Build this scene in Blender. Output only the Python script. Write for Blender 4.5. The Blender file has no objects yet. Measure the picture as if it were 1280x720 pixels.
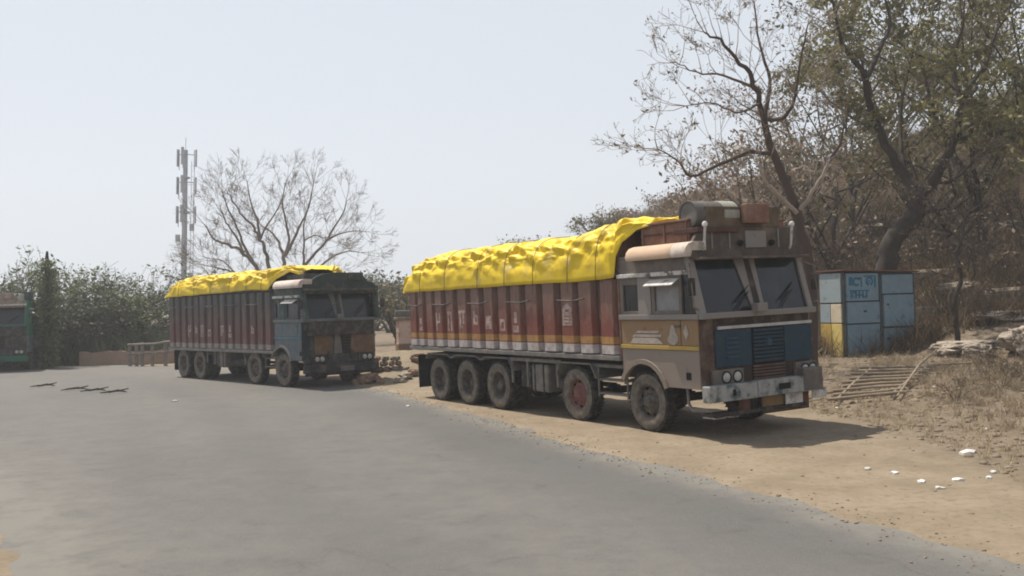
import bpy, bmesh, math, random
import numpy as np
from mathutils import Vector, Matrix, noise as mn
from math import sin, cos, pi, radians
random.seed(7); np.random.seed(7)
S = bpy.context.scene
COL = S.collection

# ------------------------------------------------------------------ camera
CAM_F = 1224.24 / 1280.0
PITCH, ROLL, CAM_H = 0.018, -0.0272, 2.202
_cp, _sp = cos(PITCH), sin(PITCH)
FW = Vector((0, _cp, _sp)); _up = Vector((0, -_sp, _cp)); _rt = Vector((1, 0, 0))
RT = _rt * cos(ROLL) + _up * sin(ROLL); UP = -_rt * sin(ROLL) + _up * cos(ROLL)
cam = bpy.data.cameras.new('camera'); camo = bpy.data.objects.new('camera', cam); COL.objects.link(camo)
cam.sensor_width = 36; cam.lens = 36 * CAM_F; cam.clip_end = 2000; cam.clip_start = 0.05
mw = Matrix.Identity(4)
for i in range(3):
    mw[i][0] = RT[i]; mw[i][1] = UP[i]; mw[i][2] = -FW[i]
mw[2][3] = CAM_H
camo.matrix_world = mw
S.camera = camo

def at(px, py, depth):
    """a place in the world: photo direction and distance ahead"""
    d = FW * 1224.24 + RT * (px - 640) - UP * (py - 360)
    return Vector((0, 0, CAM_H)) + d * (depth / 1224.24)

# ------------------------------------------------------------------ light
SUN_AZ, SUN_EL = radians(-47), radians(66)          # azimuth from +Y, clockwise
w = bpy.data.worlds.new("World"); S.world = w; w.use_nodes = True
nt = w.node_tree; nt.nodes.clear()
sky = nt.nodes.new('ShaderNodeTexSky'); sky.sky_type = 'NISHITA'; sky.sun_disc = False
sky.sun_elevation = SUN_EL; sky.sun_rotation = SUN_AZ
sky.air_density = 1.0; sky.dust_density = 2.0; sky.ozone_density = 1.0; sky.altitude = 0
hs = nt.nodes.new('ShaderNodeHueSaturation'); hs.inputs['Saturation'].default_value = 0.62
bg = nt.nodes.new('ShaderNodeBackground'); bg.inputs['Strength'].default_value = 0.105
wo = nt.nodes.new('ShaderNodeOutputWorld')
nt.links.new(sky.outputs[0], hs.inputs['Color']); hzm = nt.nodes.new('ShaderNodeMix'); hzm.data_type = 'RGBA'; hzm.inputs['Factor'].default_value = .6; hzm.inputs['B'].default_value = (4.95, 5.25, 5.65, 1)   # even milky dust veil
gtc = nt.nodes.new('ShaderNodeTexCoord'); gsx = nt.nodes.new('ShaderNodeSeparateXYZ'); gmr = nt.nodes.new('ShaderNodeMapRange')
gmr.interpolation_type = 'SMOOTHSTEP'; gmr.inputs[1].default_value = .28; gmr.inputs[2].default_value = .85; gmr.inputs[3].default_value = .84; gmr.inputs[4].default_value = .08   # the veil thins towards the zenith
nt.links.new(gtc.outputs['Generated'], gsx.inputs[0]); nt.links.new(gsx.outputs[2], gmr.inputs[0]); nt.links.new(gmr.outputs[0], hzm.inputs['Factor'])
nt.links.new(hs.outputs[0], hzm.inputs['A']); nt.links.new(hzm.outputs['Result'], bg.inputs['Color']); nt.links.new(bg.outputs[0], wo.inputs[0])
sl = bpy.data.lights.new('sun', 'SUN'); sl.energy = 4.5; sl.angle = radians(0.6); sl.color = (1.0, 0.93, 0.82)
so = bpy.data.objects.new('sun', sl); COL.objects.link(so)
sd = Vector((sin(SUN_AZ) * cos(SUN_EL), cos(SUN_AZ) * cos(SUN_EL), sin(SUN_EL)))
so.rotation_euler = (-sd).to_track_quat('-Z', 'Y').to_euler(); so.location = sd * 60 + Vector((0, 0, 10))
S.view_settings.view_transform = 'Standard'; S.view_settings.look = 'None'
S.view_settings.gamma = 1; S.view_settings.exposure = 0.5
S.render.engine = 'CYCLES'
S.cycles.max_bounces = 5; S.cycles.diffuse_bounces = 2; S.cycles.glossy_bounces = 2; S.cycles.volume_bounces = 1
S.cycles.transparent_max_bounces = 6
S.cycles.filter_width = 1.9

# ------------------------------------------------------------------ materials
def mat(name, c1, c2=None, scale=3.0, amt=0.5, rough=0.75, metal=0.0, bump=0.0, bscale=30.0, stretch=(1, 1, 1), c3=None, amt3=0.0, scale3=1.2, spec=0.2):
    m = bpy.data.materials.new(name); m.use_nodes = True
    n = m.node_tree; L = n.links; b = n.nodes['Principled BSDF']
    b.inputs['Roughness'].default_value = rough; b.inputs['Metallic'].default_value = metal
    b.inputs['Specular IOR Level'].default_value = spec
    c1 = tuple(c1) + (1,); c2 = tuple(c2 or [x * .7 for x in c1[:3]]) + (1,)
    tc = n.nodes.new('ShaderNodeTexCoord'); mp = n.nodes.new('ShaderNodeMapping'); mp.inputs['Scale'].default_value = stretch
    L.new(tc.outputs['Object'], mp.inputs[0])
    def nz(sc, lo, hi, det=6):
        t = n.nodes.new('ShaderNodeTexNoise'); t.inputs['Scale'].default_value = sc; t.inputs['Detail'].default_value = det; t.inputs['Roughness'].default_value = .62
        L.new(mp.outputs[0], t.inputs['Vector'])
        r = n.nodes.new('ShaderNodeMapRange'); r.inputs[1].default_value = lo; r.inputs[2].default_value = hi
        L.new(t.outputs[0], r.inputs[0]); return r.outputs[0]
    mx = n.nodes.new('ShaderNodeMix'); mx.data_type = 'RGBA'
    mx.inputs['A'].default_value = c1; mx.inputs['B'].default_value = c2
    L.new(nz(scale, .62 - amt * .45, .8 - amt * .2), mx.inputs['Factor'])
    out = mx.outputs['Result']
    if c3:
        m3 = n.nodes.new('ShaderNodeMix'); m3.data_type = 'RGBA'; m3.inputs['B'].default_value = tuple(c3) + (1,)
        L.new(out, m3.inputs['A']); L.new(nz(scale3, .66 - amt3 * .4, .74 - amt3 * .3, 9), m3.inputs['Factor']); out = m3.outputs['Result']
    L.new(out, b.inputs['Base Color'])
    if bump:
        bp = n.nodes.new('ShaderNodeBump'); bp.inputs['Strength'].default_value = bump; bp.inputs['Distance'].default_value = .02
        t = n.nodes.new('ShaderNodeTexNoise'); t.inputs['Scale'].default_value = bscale; t.inputs['Detail'].default_value = 5
        L.new(tc.outputs['Object'], t.inputs['Vector']); L.new(t.outputs[0], bp.inputs['Height']); L.new(bp.outputs[0], b.inputs['Normal'])
    m['out'] = 1
    return m

ALBEDO = .80
DUST = (.24, .19, .14)
def paint(name, c, dust=.35, c2=None, rough=.6, **k):
    c = tuple(x * .72 for x in c); c2 = tuple(x * .72 for x in c2) if c2 else None
    return mat(name, c, c2 or tuple(.55 * a + .45 * b for a, b in zip(c, DUST)), scale=4, amt=dust, rough=rough, bump=.15, bscale=14, c3=tuple(.6 * a + .012 for a in c), amt3=.16, scale3=5, **k)

M = {}
M['rubber'] = mat('rubber', (.022, .021, .02), (.09, .078, .062), 9, .4, .9, bump=.3)
M['sidewall'] = mat('dusty_sidewall', (.075, .068, .058), (.20, .17, .135), 7, .55, .9, bump=.2)
M['rim_grey'] = mat('rim_grey', (.07, .064, .058), (.18, .15, .12), 8, .4, .7, bump=.2)
M['rim_dark'] = mat('rim_dark', (.045, .04, .038), (.15, .12, .10), 8, .4, .7, bump=.2)
M['rim_red'] = mat('rim_red', (.16, .06, .055), (.20, .15, .12), 8, .4, .7, bump=.2)
M['chassis'] = mat('chassis', (.03, .028, .027), (.12, .10, .08), 5, .35, .8, bump=.3)
M['under_grey'] = mat('under_grey', (.13, .125, .12), (.22, .19, .15), 6, .4, .75, bump=.2)
M['tarp'] = mat('yellow_tarpaulin', (.70, .50, .012), (.60, .40, .01), 2.5, .4, .5, bump=.3, bscale=9, spec=.3, c3=(.52, .40, .09), amt3=.25, scale3=2.5)
M['glass'] = mat('dark_glass', (.012, .016, .022), (.03, .035, .04), 2, .3, .12, spec=.35)
M['lens'] = mat('lamp_lens', (.35, .35, .33), (.2, .2, .18), 9, .3, .15, spec=.7)
M['black'] = mat('black_void', (.01, .01, .01), (.02, .02, .02), 3, .3, .9)
M['whitepaint'] = mat('chipped_white_paint', (.55, .53, .50), (.36, .33, .29), 6, .45, .65, bump=.2, c3=(.12, .10, .09), amt3=.3, scale3=7)
M['tan'] = mat('weathered_tan', (.42, .32, .22), (.33, .27, .21), 4, .5, .75, bump=.2)
M['wood_red'] = mat('old_red_wood', (.17, .085, .06), (.24, .15, .11), 5, .45, .85, bump=.3)
M['rope'] = mat('rope', (.14, .11, .08), (.09, .07, .05), 20, .5, .9)
M['barkA'] = mat('reddish_bark', (.075, .05, .04), (.055, .042, .035), 5, .5, .9, bump=.6, bscale=22, stretch=(1, 1, .3))
M['barkB'] = mat('dark_bark', (.028, .023, .019), (.055, .045, .035), 5, .5, .9, bump=.6, bscale=22, stretch=(1, 1, .3))
M['barkW'] = mat('pale_bark', (.33, .28, .23), (.22, .18, .15), 5, .5, .9, bump=.4)
M['twig'] = mat('grey_twigs', (.24, .20, .17), (.16, .135, .115), 3, .5, .9)
M['twigB'] = mat('brown_twigs', (.06, .048, .036), (.10, .078, .06), 3, .5, .9)
M['twigF'] = mat('far_grey_twigs', (.18, .15, .13), (.24, .205, .18), 3, .5, .9)

def leafmat(name, c1, c2, c3=None):
    m = bpy.data.materials.new(name); m.use_nodes = True
    n = m.node_tree; L = n.links; b = n.nodes['Principled BSDF']; b.inputs['Roughness'].default_value = .65
    g = n.nodes.new('ShaderNodeNewGeometry'); r = n.nodes.new('ShaderNodeValToRGB')
    r.color_ramp.elements[0].color = tuple(c1) + (1,); r.color_ramp.elements[1].color = tuple(c2) + (1,)
    if c3:
        e = r.color_ramp.elements.new(.93); e.color = tuple(c3) + (1,); r.color_ramp.elements[1].position = .88 if r.color_ramp.elements[1].position < .93 else 1
    L.new(g.outputs['Random Per Island'], r.inputs[0]); L.new(r.outputs[0], b.inputs['Base Color'])
    t = n.nodes.new('ShaderNodeBsdfTranslucent'); L.new(r.outputs[0], t.inputs[0])
    mx = n.nodes.new('ShaderNodeMixShader'); mx.inputs[0].default_value = .3
    L.new(b.outputs[0], mx.inputs[1]); L.new(t.outputs[0], mx.inputs[2]); L.new(mx.outputs[0], n.nodes['Material Output'].inputs[0])
    return m
M['leaf_olive'] = leafmat('olive_leaves', (.085, .088, .03), (.21, .185, .07))
M['leaf_dull'] = leafmat('dull_leaves', (.075, .068, .03), (.17, .135, .06))
M['leaf_acacia'] = leafmat('acacia_leaves', (.06, .085, .035), (.14, .165, .06))
M['leaf_dark'] = leafmat('dark_leaves', (.03, .045, .025), (.06, .075, .04))
M['leaf_brown'] = leafmat('brown_dry_leaves', (.13, .085, .055), (.24, .17, .11))
M['straw'] = leafmat('dry_straw', (.26, .20, .12), (.42, .34, .22))
M['brush'] = leafmat('dry_brush', (.085, .058, .034), (.20, .145, .085))
M['weed'] = leafmat('dry_weed', (.14, .105, .065), (.33, .26, .17))
M['rock'] = mat('rock', (.26, .22, .175), (.16, .13, .10), 3, .5, .9, bump=.9, bscale=9, c3=(.07, .055, .045), amt3=.3, scale3=4)
M['rock_red'] = mat('red_rock', (.20, .13, .09), (.25, .18, .125), 3, .5, .9, bump=.6, bscale=12)
M['slab'] = mat('pale_slab_rock', (.33, .285, .23), (.22, .18, .14), 2.5, .5, .9, bump=1.0, bscale=8, c3=(.09, .07, .055), amt3=.35, scale3=3)
M['soilrock'] = mat('dusty_stone', (.21, .165, .12), (.13, .10, .07), 3, .5, .95, bump=.6, bscale=12)
M['litter'] = mat('white_litter', (.62, .61, .58), (.45, .43, .39), 6, .3, .6)
M['litter_dull'] = mat('dusty_litter', (.46, .44, .40), (.33, .30, .25), 6, .4, .7)
M['bamboo'] = mat('dry_pole', (.25, .20, .145), (.17, .135, .10), 6, .5, .8, bump=.2)

# ------------------------------------------------------------------ helpers
class MB:
    def __init__(s): s.v = []; s.f = []; s.m = []
    def add(s, vs, fs, m=0):
        o = len(s.v); s.v.extend(tuple(v) for v in vs); s.f.extend(tuple(i + o for i in f) for f in fs); s.m.extend([m] * len(fs)); return s
    def box(s, x0, x1, y0, y1, z0, z1, m=0, rot=None, skew=None):
        vs = [Vector((x, y, z)) for z in (z0, z1) for y in (y0, y1) for x in (x0, x1)]
        if rot is not None:
            c = sum(vs, Vector()) / 8; vs = [c + rot @ (v - c) for v in vs]
        return s.add(vs, [(0, 2, 3, 1), (4, 5, 7, 6), (0, 1, 5, 4), (2, 6, 7, 3), (0, 4, 6, 2), (1, 3, 7, 5)], m)
    def prism(s, out, axis, a, b, m=0):
        """outline (p,q) extruded along axis from a to b; x: (y,z) y: (x,z) z: (x,y)"""
        def P(p, q, t): return {'x': (t, p, q), 'y': (p, t, q), 'z': (p, q, t)}[axis]
        n = len(out); vs = [P(p, q, a) for p, q in out] + [P(p, q, b) for p, q in out]
        fs = [tuple(range(n)), tuple(range(2 * n - 1, n - 1, -1))] + [(i, i + n, (i + 1) % n + n, (i + 1) % n) for i in range(n)]
        return s.add(vs, fs, m)
    def tube(s, pts, r, n=8, m=0, cap=True):
        pts = [Vector(p) for p in pts]; k = len(pts)
        if not hasattr(r, '__len__'): r = [r] * k
        vs = []; prev = None
        for i, p in enumerate(pts):
            d = (pts[min(i + 1, k - 1)] - pts[max(i - 1, 0)])
            d = d.normalized() if d.length > 1e-9 else Vector((0, 0, 1))
            if prev is None:
                a = d.orthogonal().normalized()
            else:
                a = prev - d * prev.dot(d); a = a.normalized() if a.length > 1e-6 else d.orthogonal().normalized()
            prev = a; b = d.cross(a)
            for j in range(n):
                t = 2 * pi * j / n; vs.append(p + (a * cos(t) + b * sin(t)) * r[i])
        fs = []
        for i in range(k - 1):
            for j in range(n):
                fs.append((i * n + j, i * n + (j + 1) % n, (i + 1) * n + (j + 1) % n, (i + 1) * n + j))
        if cap: fs.append(tuple(range(n - 1, -1, -1))); fs.append(tuple(range((k - 1) * n, k * n)))
        return s.add(vs, fs, m)
    def lathe(s, prof, n=28, c=(0, 0, 0), axis='y', m=0, mf=None):
        vs = []; fs = []; ms = []
        for (r, h) in prof:
            for j in range(n):
                t = 2 * pi * j / n; a, b = r * cos(t), r * sin(t)
                p = {'y': (a, h, b), 'x': (h, a, b), 'z': (a, b, h)}[axis]
                vs.append((p[0] + c[0], p[1] + c[1], p[2] + c[2]))
        for i in range(len(prof) - 1):
            for j in range(n):
                fs.append((i * n + j, i * n + (j + 1) % n, (i + 1) * n + (j + 1) % n, (i + 1) * n + j)); ms.append(mf(prof[i], prof[i + 1]) if mf else m)
        o = len(s.m); s.add(vs, fs, m); s.m[o:] = ms
        return s
    def build(s, name, mats, parent=None, bevel=0, smooth=False, loc=None, recalc=True):
        me = bpy.data.meshes.new(name); me.from_pydata(s.v, [], s.f)
        for mm in (mats if isinstance(mats, (list, tuple)) else [mats]): me.materials.append(mm)
        me.polygons.foreach_set('material_index', s.m)
        if bevel or recalc:
            bm = bmesh.new(); bm.from_mesh(me)
            if recalc: bmesh.ops.recalc_face_normals(bm, faces=bm.faces)
            if bevel:
                es = [e for e in bm.edges if len(e.link_faces) == 2 and e.calc_face_angle(0) > .6 and e.calc_length() > bevel * 2.2]
                if es: bmesh.ops.bevel(bm, geom=es, offset=bevel, segments=2, profile=.6, affect='EDGES', clamp_overlap=True)
            bm.to_mesh(me); bm.free()
        if smooth:
            me.shade_smooth() if hasattr(me, 'shade_smooth') else None
            try: me.set_sharp_from_angle(angle=radians(40))
            except Exception: pass
        return link(name, me, parent, loc)

def link(name, me, parent=None, loc=None):
    o = bpy.data.objects.new(name, me); COL.objects.link(o)
    if parent: o.parent = parent
    if loc is not None: o.location = loc
    return o
def npmesh(name, V, F, mats, mi=None, smooth=False):
    """V (n,3) array; F (m,k) array"""
    me = bpy.data.meshes.new(name); V = np.asarray(V, dtype=np.float32); F = np.asarray(F, dtype=np.int32); k = F.shape[1]
    me.vertices.add(len(V)); me.vertices.foreach_set('co', V.ravel())
    me.loops.add(F.size); me.loops.foreach_set('vertex_index', F.ravel())
    me.polygons.add(len(F)); me.polygons.foreach_set('loop_start', np.arange(0, F.size, k, dtype=np.int32)); 
    for mm in (mats if isinstance(mats, (list, tuple)) else [mats]): me.materials.append(mm)
    if mi is not None: me.polygons.foreach_set('material_index', np.asarray(mi, dtype=np.int32))
    if smooth: me.polygons.foreach_set('use_smooth', np.ones(len(F), dtype=bool))
    me.update(calc_edges=True); me.validate()
    return me
def thing(name, label, cat, loc=(0, 0, 0), rotz=0, group=None, me=None):
    o = bpy.data.objects.new(name, me); COL.objects.link(o); o.location = loc; o.rotation_euler = (0, 0, rotz)
    o['label'] = label; o['category'] = cat
    if group: o['group'] = group
    return o
def tag(o, label=None, cat=None, group=None, kind=None):
    if label: o['label'] = label
    if cat: o['category'] = cat
    if group: o['group'] = group
    if kind: o['kind'] = kind
    return o
def copy_tree(o, parent=None):
    c = o.copy(); COL.objects.link(c)
    if parent: c.parent = parent
    for ch in list(o.children): copy_tree(ch, c)
    return c

# ------------------------------------------------------------------ terrain shape
T0 = Vector((2.2036, 16.5813)); YAW1 = -1.0283
F1 = Vector((cos(YAW1), sin(YAW1))); L1 = Vector((-sin(YAW1), cos(YAW1)))
EDGE_R = np.array([(14, -12), (9, -2), (5.6, 5), (4.05, 8.2), (3.56, 9.29), (2.98, 10.93), (2.38, 12.14), (1.64, 13.71), (-.07, 18.28), (-2.98, 25.46), (-4.9, 29.2), (-7.6, 34), (-11.2, 39.3), (-15.2, 42.6), (-22, 46.2), (-35, 51), (-60, 57), (-150, 75)], float)
EDGE_L = np.array([(3.2, -14), (-.8, -2), (-3.4, 5.5), (-4.55, 9), (-6.3, 11.8), (-8.5, 14.8), (-14.5, 21), (-22, 27), (-32, 32), (-60, 40), (-150, 56)], float)
def sdist(X, Y, poly):
    """signed distance to a polyline, positive on its right-hand side"""
    best = np.full(X.shape, 1e9); sg = np.zeros(X.shape)
    for (a, b) in zip(poly[:-1], poly[1:]):
        d = b - a; L = d @ d; t = np.clip(((X - a[0]) * d[0] + (Y - a[1]) * d[1]) / L, 0, 1)
        qx = a[0] + t * d[0]; qy = a[1] + t * d[1]; dd = np.hypot(X - qx, Y - qy)
        side = np.sign(d[1] * (X - a[0]) - d[0] * (Y - a[1]))
        u = dd < best - 1e-9; best = np.where(u, dd, best); sg = np.where(u, side, sg)
    return best * sg
def vnoise(X, Y, sc, seed=0, octv=3):
    """vectorised value noise"""
    out = np.zeros_like(X); amp = 1; tot = 0
    for o in range(octv):
        x = X / sc * 2 ** o + 17.3 * o + seed * 5.1; y = Y / sc * 2 ** o - 9.7 * o + seed * 3.3
        xi = np.floor(x).astype(np.int64); yi = np.floor(y).astype(np.int64); fx = x - xi; fy = y - yi
        fx = fx * fx * (3 - 2 * fx); fy = fy * fy * (3 - 2 * fy)
        def h(a, b):
            n = (a * 374761393 + b * 668265263 + (seed + o) * 1442695041) & 0xffffffff
            n = ((n ^ (n >> 13)) * 1274126177) & 0xffffffff; return ((n ^ (n >> 16)) & 0xffff) / 65535.0
        v = (h(xi, yi) * (1 - fx) + h(xi + 1, yi) * fx) * (1 - fy) + (h(xi, yi + 1) * (1 - fx) + h(xi + 1, yi + 1) * fx) * fy
        out += (v - .5) * amp; tot += amp; amp *= .5
    return out / tot * 2
def sstep(a, b, x):
    t = np.clip((x - a) / (b - a), 0, 1); return t * t * (3 - 2 * t)
MOUND = at(478, 470, 31)
def height(X, Y, detail=True):
    X = np.asarray(X, float); Y = np.asarray(Y, float)
    dR = sdist(X, Y, EDGE_R); dL = -sdist(X, Y, EDGE_L)
    off = np.maximum(dR, dL) - .22
    if detail:
        off = off + vnoise(X, Y, 2.2, 3) * .32 + vnoise(X, Y, .45, 4, 3) * .17
    s = (X - T0.x) * L1.x + (Y - T0.y) * L1.y
    verge = np.where(off > 0, 0.0, -.16 * sstep(0, .9, -off)) 
    Z = verge + .0207 * np.clip(s, 0, 4.5) * (dR > 0)
    side = sstep(3.6, 8.0, s) * .36 + sstep(8, 12.5, s) * .08
    hill = .335 * np.maximum(s - 12.5, 0); hill = np.where(hill > 14, 14 + (hill - 14) * .2, hill); hill = np.minimum(hill, 19); hcap = 2.0 + .42 * np.maximum(X + 4, 0); hill = np.where(hill > hcap, hcap + (hill - hcap) * .06, hill)
    val = sstep(0, 9, X + .115 * Y)
    lumps = 1 + .25 * vnoise(X, Y, 14, 8)
    fade = sstep(0.0, 2.5, dR)
    Z = Z + (side + hill * lumps * .96) * val * fade
    # dug bank beside the parked trucks
    m = np.exp(-(((X - MOUND.x - .6) / 2.6) ** 2 + ((Y - MOUND.y - 1.5) / 2.0) ** 2))
    Z = Z + .75 * m * sstep(.2, 1.6, dR)
    # low bank and rising ground beyond the far bend
    farb = (1 - val) * sstep(1.5, 5, dR) * sstep(36, 44, Y)
    Z = Z + farb * .45
    if detail:
        am = np.clip(off, 0, 1)
        Z = Z + am * (vnoise(X, Y, .8, 5) * .018 + vnoise(X, Y, 3.5, 6) * .03)
        Z = Z - am * .028 * sum(np.exp(-((s + q + .15 * vnoise(X, Y, 4, 60)) / .13) ** 2) for q in (.75, .45, 2.5)) * (.5 + .5 * vnoise(X, Y, 2.0, 61))
        Z = Z + am * vnoise(X, Y, .3, 62, 2) * .012
        rough = sstep(4.0, 7, s) * val * fade
        Z = Z + rough * (vnoise(X, Y, 1.1, 9, 3) * .10 + sstep(11, 20, s) * (vnoise(X, Y, 3.0, 10, 4) * .55))
    return Z
def hz(x, y): return float(height(np.array([x]), np.array([y]))[0])

def axis(lo, hi, step, far_lo, far_hi, g=1.14):
    c = list(np.arange(lo, hi, step)); st = step; x = c[-1]
    while x < far_hi: st *= g; x += st; c.append(x)
    st = step; x = c[0]; pre = []
    while x > far_lo: st *= g; x -= st; pre.append(x)
    return np.array(pre[::-1] + c)
gx = axis(-11, 16, .11, -500, 500); gy = axis(5, 34, .12, -60, 900)
GX, GY = np.meshgrid(gx, gy); GZ = height(GX, GY)
nx, ny = len(gx), len(gy)
idx = np.arange(nx * ny).reshape(ny, nx)
F = np.stack([idx[:-1, :-1], idx[:-1, 1:], idx[1:, 1:], idx[1:, :-1]], -1).reshape(-1, 4)
gm = bpy.data.materials.new('dusty_ground'); gm.use_nodes = True
def ground_nodes(m):
    n = m.node_tree; L = n.links; b = n.nodes['Principled BSDF']; b.inputs['Roughness'].default_value = .95; b.inputs['Specular IOR Level'].default_value = .15
    at_ = n.nodes.new('ShaderNodeAttribute'); at_.attribute_name = 'zone'
    tc = n.nodes.new('ShaderNodeTexCoord')
    def noise(sc, det=6, ro=.6):
        t = n.nodes.new('ShaderNodeTexNoise'); t.inputs['Scale'].default_value = sc; t.inputs['Detail'].default_value = det; t.inputs['Roughness'].default_value = ro
        L.new(tc.outputs['Object'], t.inputs['Vector']); return t.outputs[0]
    def mr(x, a, bb, c=0, d=1):
        r = n.nodes.new('ShaderNodeMapRange'); r.inputs[1].default_value = a; r.inputs[2].default_value = bb; r.inputs[3].default_value = c; r.inputs[4].default_value = d; L.new(x, r.inputs[0]); return r.outputs[0]
    def mix(f, a, bb):
        x = n.nodes.new('ShaderNodeMix'); x.data_type = 'RGBA'
        if isinstance(f, float): x.inputs['Factor'].default_value = f
        else: L.new(f, x.inputs['Factor'])
        for k, q in (('A', a), ('B', bb)):
            if isinstance(q, tuple): x.inputs[k].default_value = q + (1,)
            else: L.new(q, x.inputs[k])
        return x.outputs['Result']
    sand = mix(mr(noise(1.1), .38, .62), (.285, .232, .165), (.225, .18, .125))
    sand = mix(mr(noise(9, 8, .7), .5, .72), sand, (.17, .13, .09))
    soil = mix(mr(noise(.6), .4, .62), (.20, .155, .11), (.13, .10, .07))
    soil = mix(mr(noise(6, 8, .7), .45, .7), soil, (.25, .205, .15))
    soil = mix(mr(noise(1.9, 8, .7), .55, .68), soil, (.075, .058, .04))
    L.new(mix(at_.outputs['Fac'], sand, soil), b.inputs['Base Color'])
    bp = n.nodes.new('ShaderNodeBump'); bp.inputs['Strength'].default_value = .55; bp.inputs['Distance'].default_value = .03
    a = n.nodes.new('ShaderNodeMath'); a.operation = 'ADD'; L.new(noise(14, 8, .75), a.inputs[0]); L.new(noise(3, 5), a.inputs[1])
    L.new(a.outputs[0], bp.inputs['Height']); L.new(bp.outputs[0], b.inputs['Normal'])
ground_nodes(gm)
gme = npmesh('ground', np.stack([GX, GY, GZ], -1).reshape(-1, 3), F, gm, smooth=True)
_s = (GX - T0.x) * L1.x + (GY - T0.y) * L1.y
_dR = sdist(GX, GY, EDGE_R); _dL = -sdist(GX, GY, EDGE_L)
zone = sstep(3.0, 6.0, _s + 1.6 * vnoise(GX, GY, 2.5, 12)) * sstep(0, 9, GX + .115 * GY + 2) * (_dR > 0)
zone = np.maximum(zone, .85 * sstep(1.7, 3.2, _dR + .9 * vnoise(GX, GY, 1.6, 13)) * sstep(4.9, 6.6, GX) * (GY < 26) * (_s < 8))
zone = np.maximum(zone, sstep(2, 5, _dR) * sstep(37, 42, GY) * .8); zone = np.maximum(zone, sstep(6, 14, _dL))
a = gme.attributes.new('zone', 'FLOAT', 'POINT'); a.data.foreach_set('value', zone.ravel().astype(np.float32))
tag(link('ground', gme), 'sandy verge and dry brown hillside', kind='structure')

# road sheet between the two edges, tucked under the sand
def resample(poly, n):
    d = np.concatenate([[0], np.cumsum(np.hypot(*np.diff(poly, axis=0).T))]); return d
rx = axis(-24, 8, .22, -150, 16); ry = axis(-14, 46, .25, -14, 90)
RX, RY = np.meshgrid(rx, ry)
dRr = sdist(RX, RY, EDGE_R); dLr = -sdist(RX, RY, EDGE_L)
inside = np.maximum(dRr, dLr) < .75
RZ = -.02 + vnoise(RX, RY, 6, 21) * .006
idn = np.arange(RX.size).reshape(RX.shape)
cell = inside[:-1, :-1] & inside[:-1, 1:] & inside[1:, 1:] & inside[1:, :-1]
FR = np.stack([idn[:-1, :-1], idn[:-1, 1:], idn[1:, 1:], idn[1:, :-1]], -1)[cell]
rm = bpy.data.materials.new('dusty_asphalt'); rm.use_nodes = True
def road_nodes(m):
    n = m.node_tree; L = n.links; b = n.nodes['Principled BSDF']; b.inputs['Roughness'].default_value = .88; b.inputs['Specular IOR Level'].default_value = .25
    tc = n.nodes.new('ShaderNodeTexCoord'); at_ = n.nodes.new('ShaderNodeAttribute'); at_.attribute_name = 'dust'
    def noise(sc, det=6, ro=.6, dist=0, typ='ShaderNodeTexNoise'):
        t = n.nodes.new(typ); t.inputs['Scale'].default_value = sc
        if typ == 'ShaderNodeTexNoise':
            t.inputs['Detail'].default_value = det; t.inputs['Roughness'].default_value = ro; t.inputs['Distortion'].default_value = dist
        L.new(tc.outputs['Object'], t.inputs['Vector']); return t
    def mr(x, a, bb, c=0, d=1):
        r = n.nodes.new('ShaderNodeMapRange'); r.inputs[1].default_value = a; r.inputs[2].default_value = bb; r.inputs[3].default_value = c; r.inputs[4].default_value = d; L.new(x, r.inputs[0]); return r.outputs[0]
    def mix(f, a, bb):
        x = n.nodes.new('ShaderNodeMix'); x.data_type = 'RGBA'; L.new(f, x.inputs['Factor'])
        for k, q in (('A', a), ('B', bb)):
            if isinstance(q, tuple): x.inputs[k].default_value = q + (1,)
            else: L.new(q, x.inputs[k])
        return x.outputs['Result']
    base = mix(mr(noise(.35, 4).outputs[0], .35, .65), (.076, .077, .078), (.097, .098, .098))
    base = mix(mr(noise(24, 8, .8).outputs[0], .5, .66, 0, .8), base, (.060, .058, .055)); base = mix(mr(noise(17, 8, .8).outputs[0], .55, .7, 0, .7), base, (.14, .132, .12))
    base = mix(mr(noise(90, 3, .8).outputs[0], .42, .7), base, (.17, .16, .145))
    base = mix(mr(noise(60, 3, .8).outputs[0], .58, .72), base, (.045, .043, .04))
    base = mix(mr(noise(1.3, 8, .72, .4).outputs[0], .57, .70, 0, .6), base, (.06, .057, .054))
    # sparse hairline cracks
    vo = n.nodes.new('ShaderNodeTexVoronoi'); vo.feature = 'DISTANCE_TO_EDGE'; vo.inputs['Scale'].default_value = .55
    wv = n.nodes.new('ShaderNodeVectorMath'); wv.operation = 'MULTIPLY_ADD'; wv.inputs[1].default_value = (.5, .5, .5); L.new(noise(1.6, 7, .7).outputs[1], wv.inputs[0]); L.new(tc.outputs['Object'], wv.inputs[2]); L.new(wv.outputs[0], vo.inputs['Vector'])
    ck = n.nodes.new('ShaderNodeMath'); ck.operation = 'MULTIPLY'; L.new(mr(vo.outputs['Distance'], .004, .014, 1, 0), ck.inputs[0]); L.new(mr(noise(.45, 3).outputs[0], .52, .64, 0, .4), ck.inputs[1])
    base = mix(ck.outputs[0], base, (.035, .033, .03))
    f = n.nodes.new('ShaderNodeMath'); f.operation = 'MULTIPLY'; L.new(at_.outputs['Fac'], f.inputs[0]); L.new(mr(noise(1.9, 10, .78).outputs[0], .32, .66, .25, 1.45), f.inputs[1]); f.use_clamp = True
    L.new(mix(f.outputs[0], base, (.19, .178, .157)), b.inputs['Base Color'])
    bp = n.nodes.new('ShaderNodeBump'); bp.inputs['Strength'].default_value = .5; bp.inputs['Distance'].default_value = .008
    L.new(noise(70, 4, .8).outputs[0], bp.inputs['Height']); L.new(bp.outputs[0], b.inputs['Normal'])
road_nodes(rm)
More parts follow.
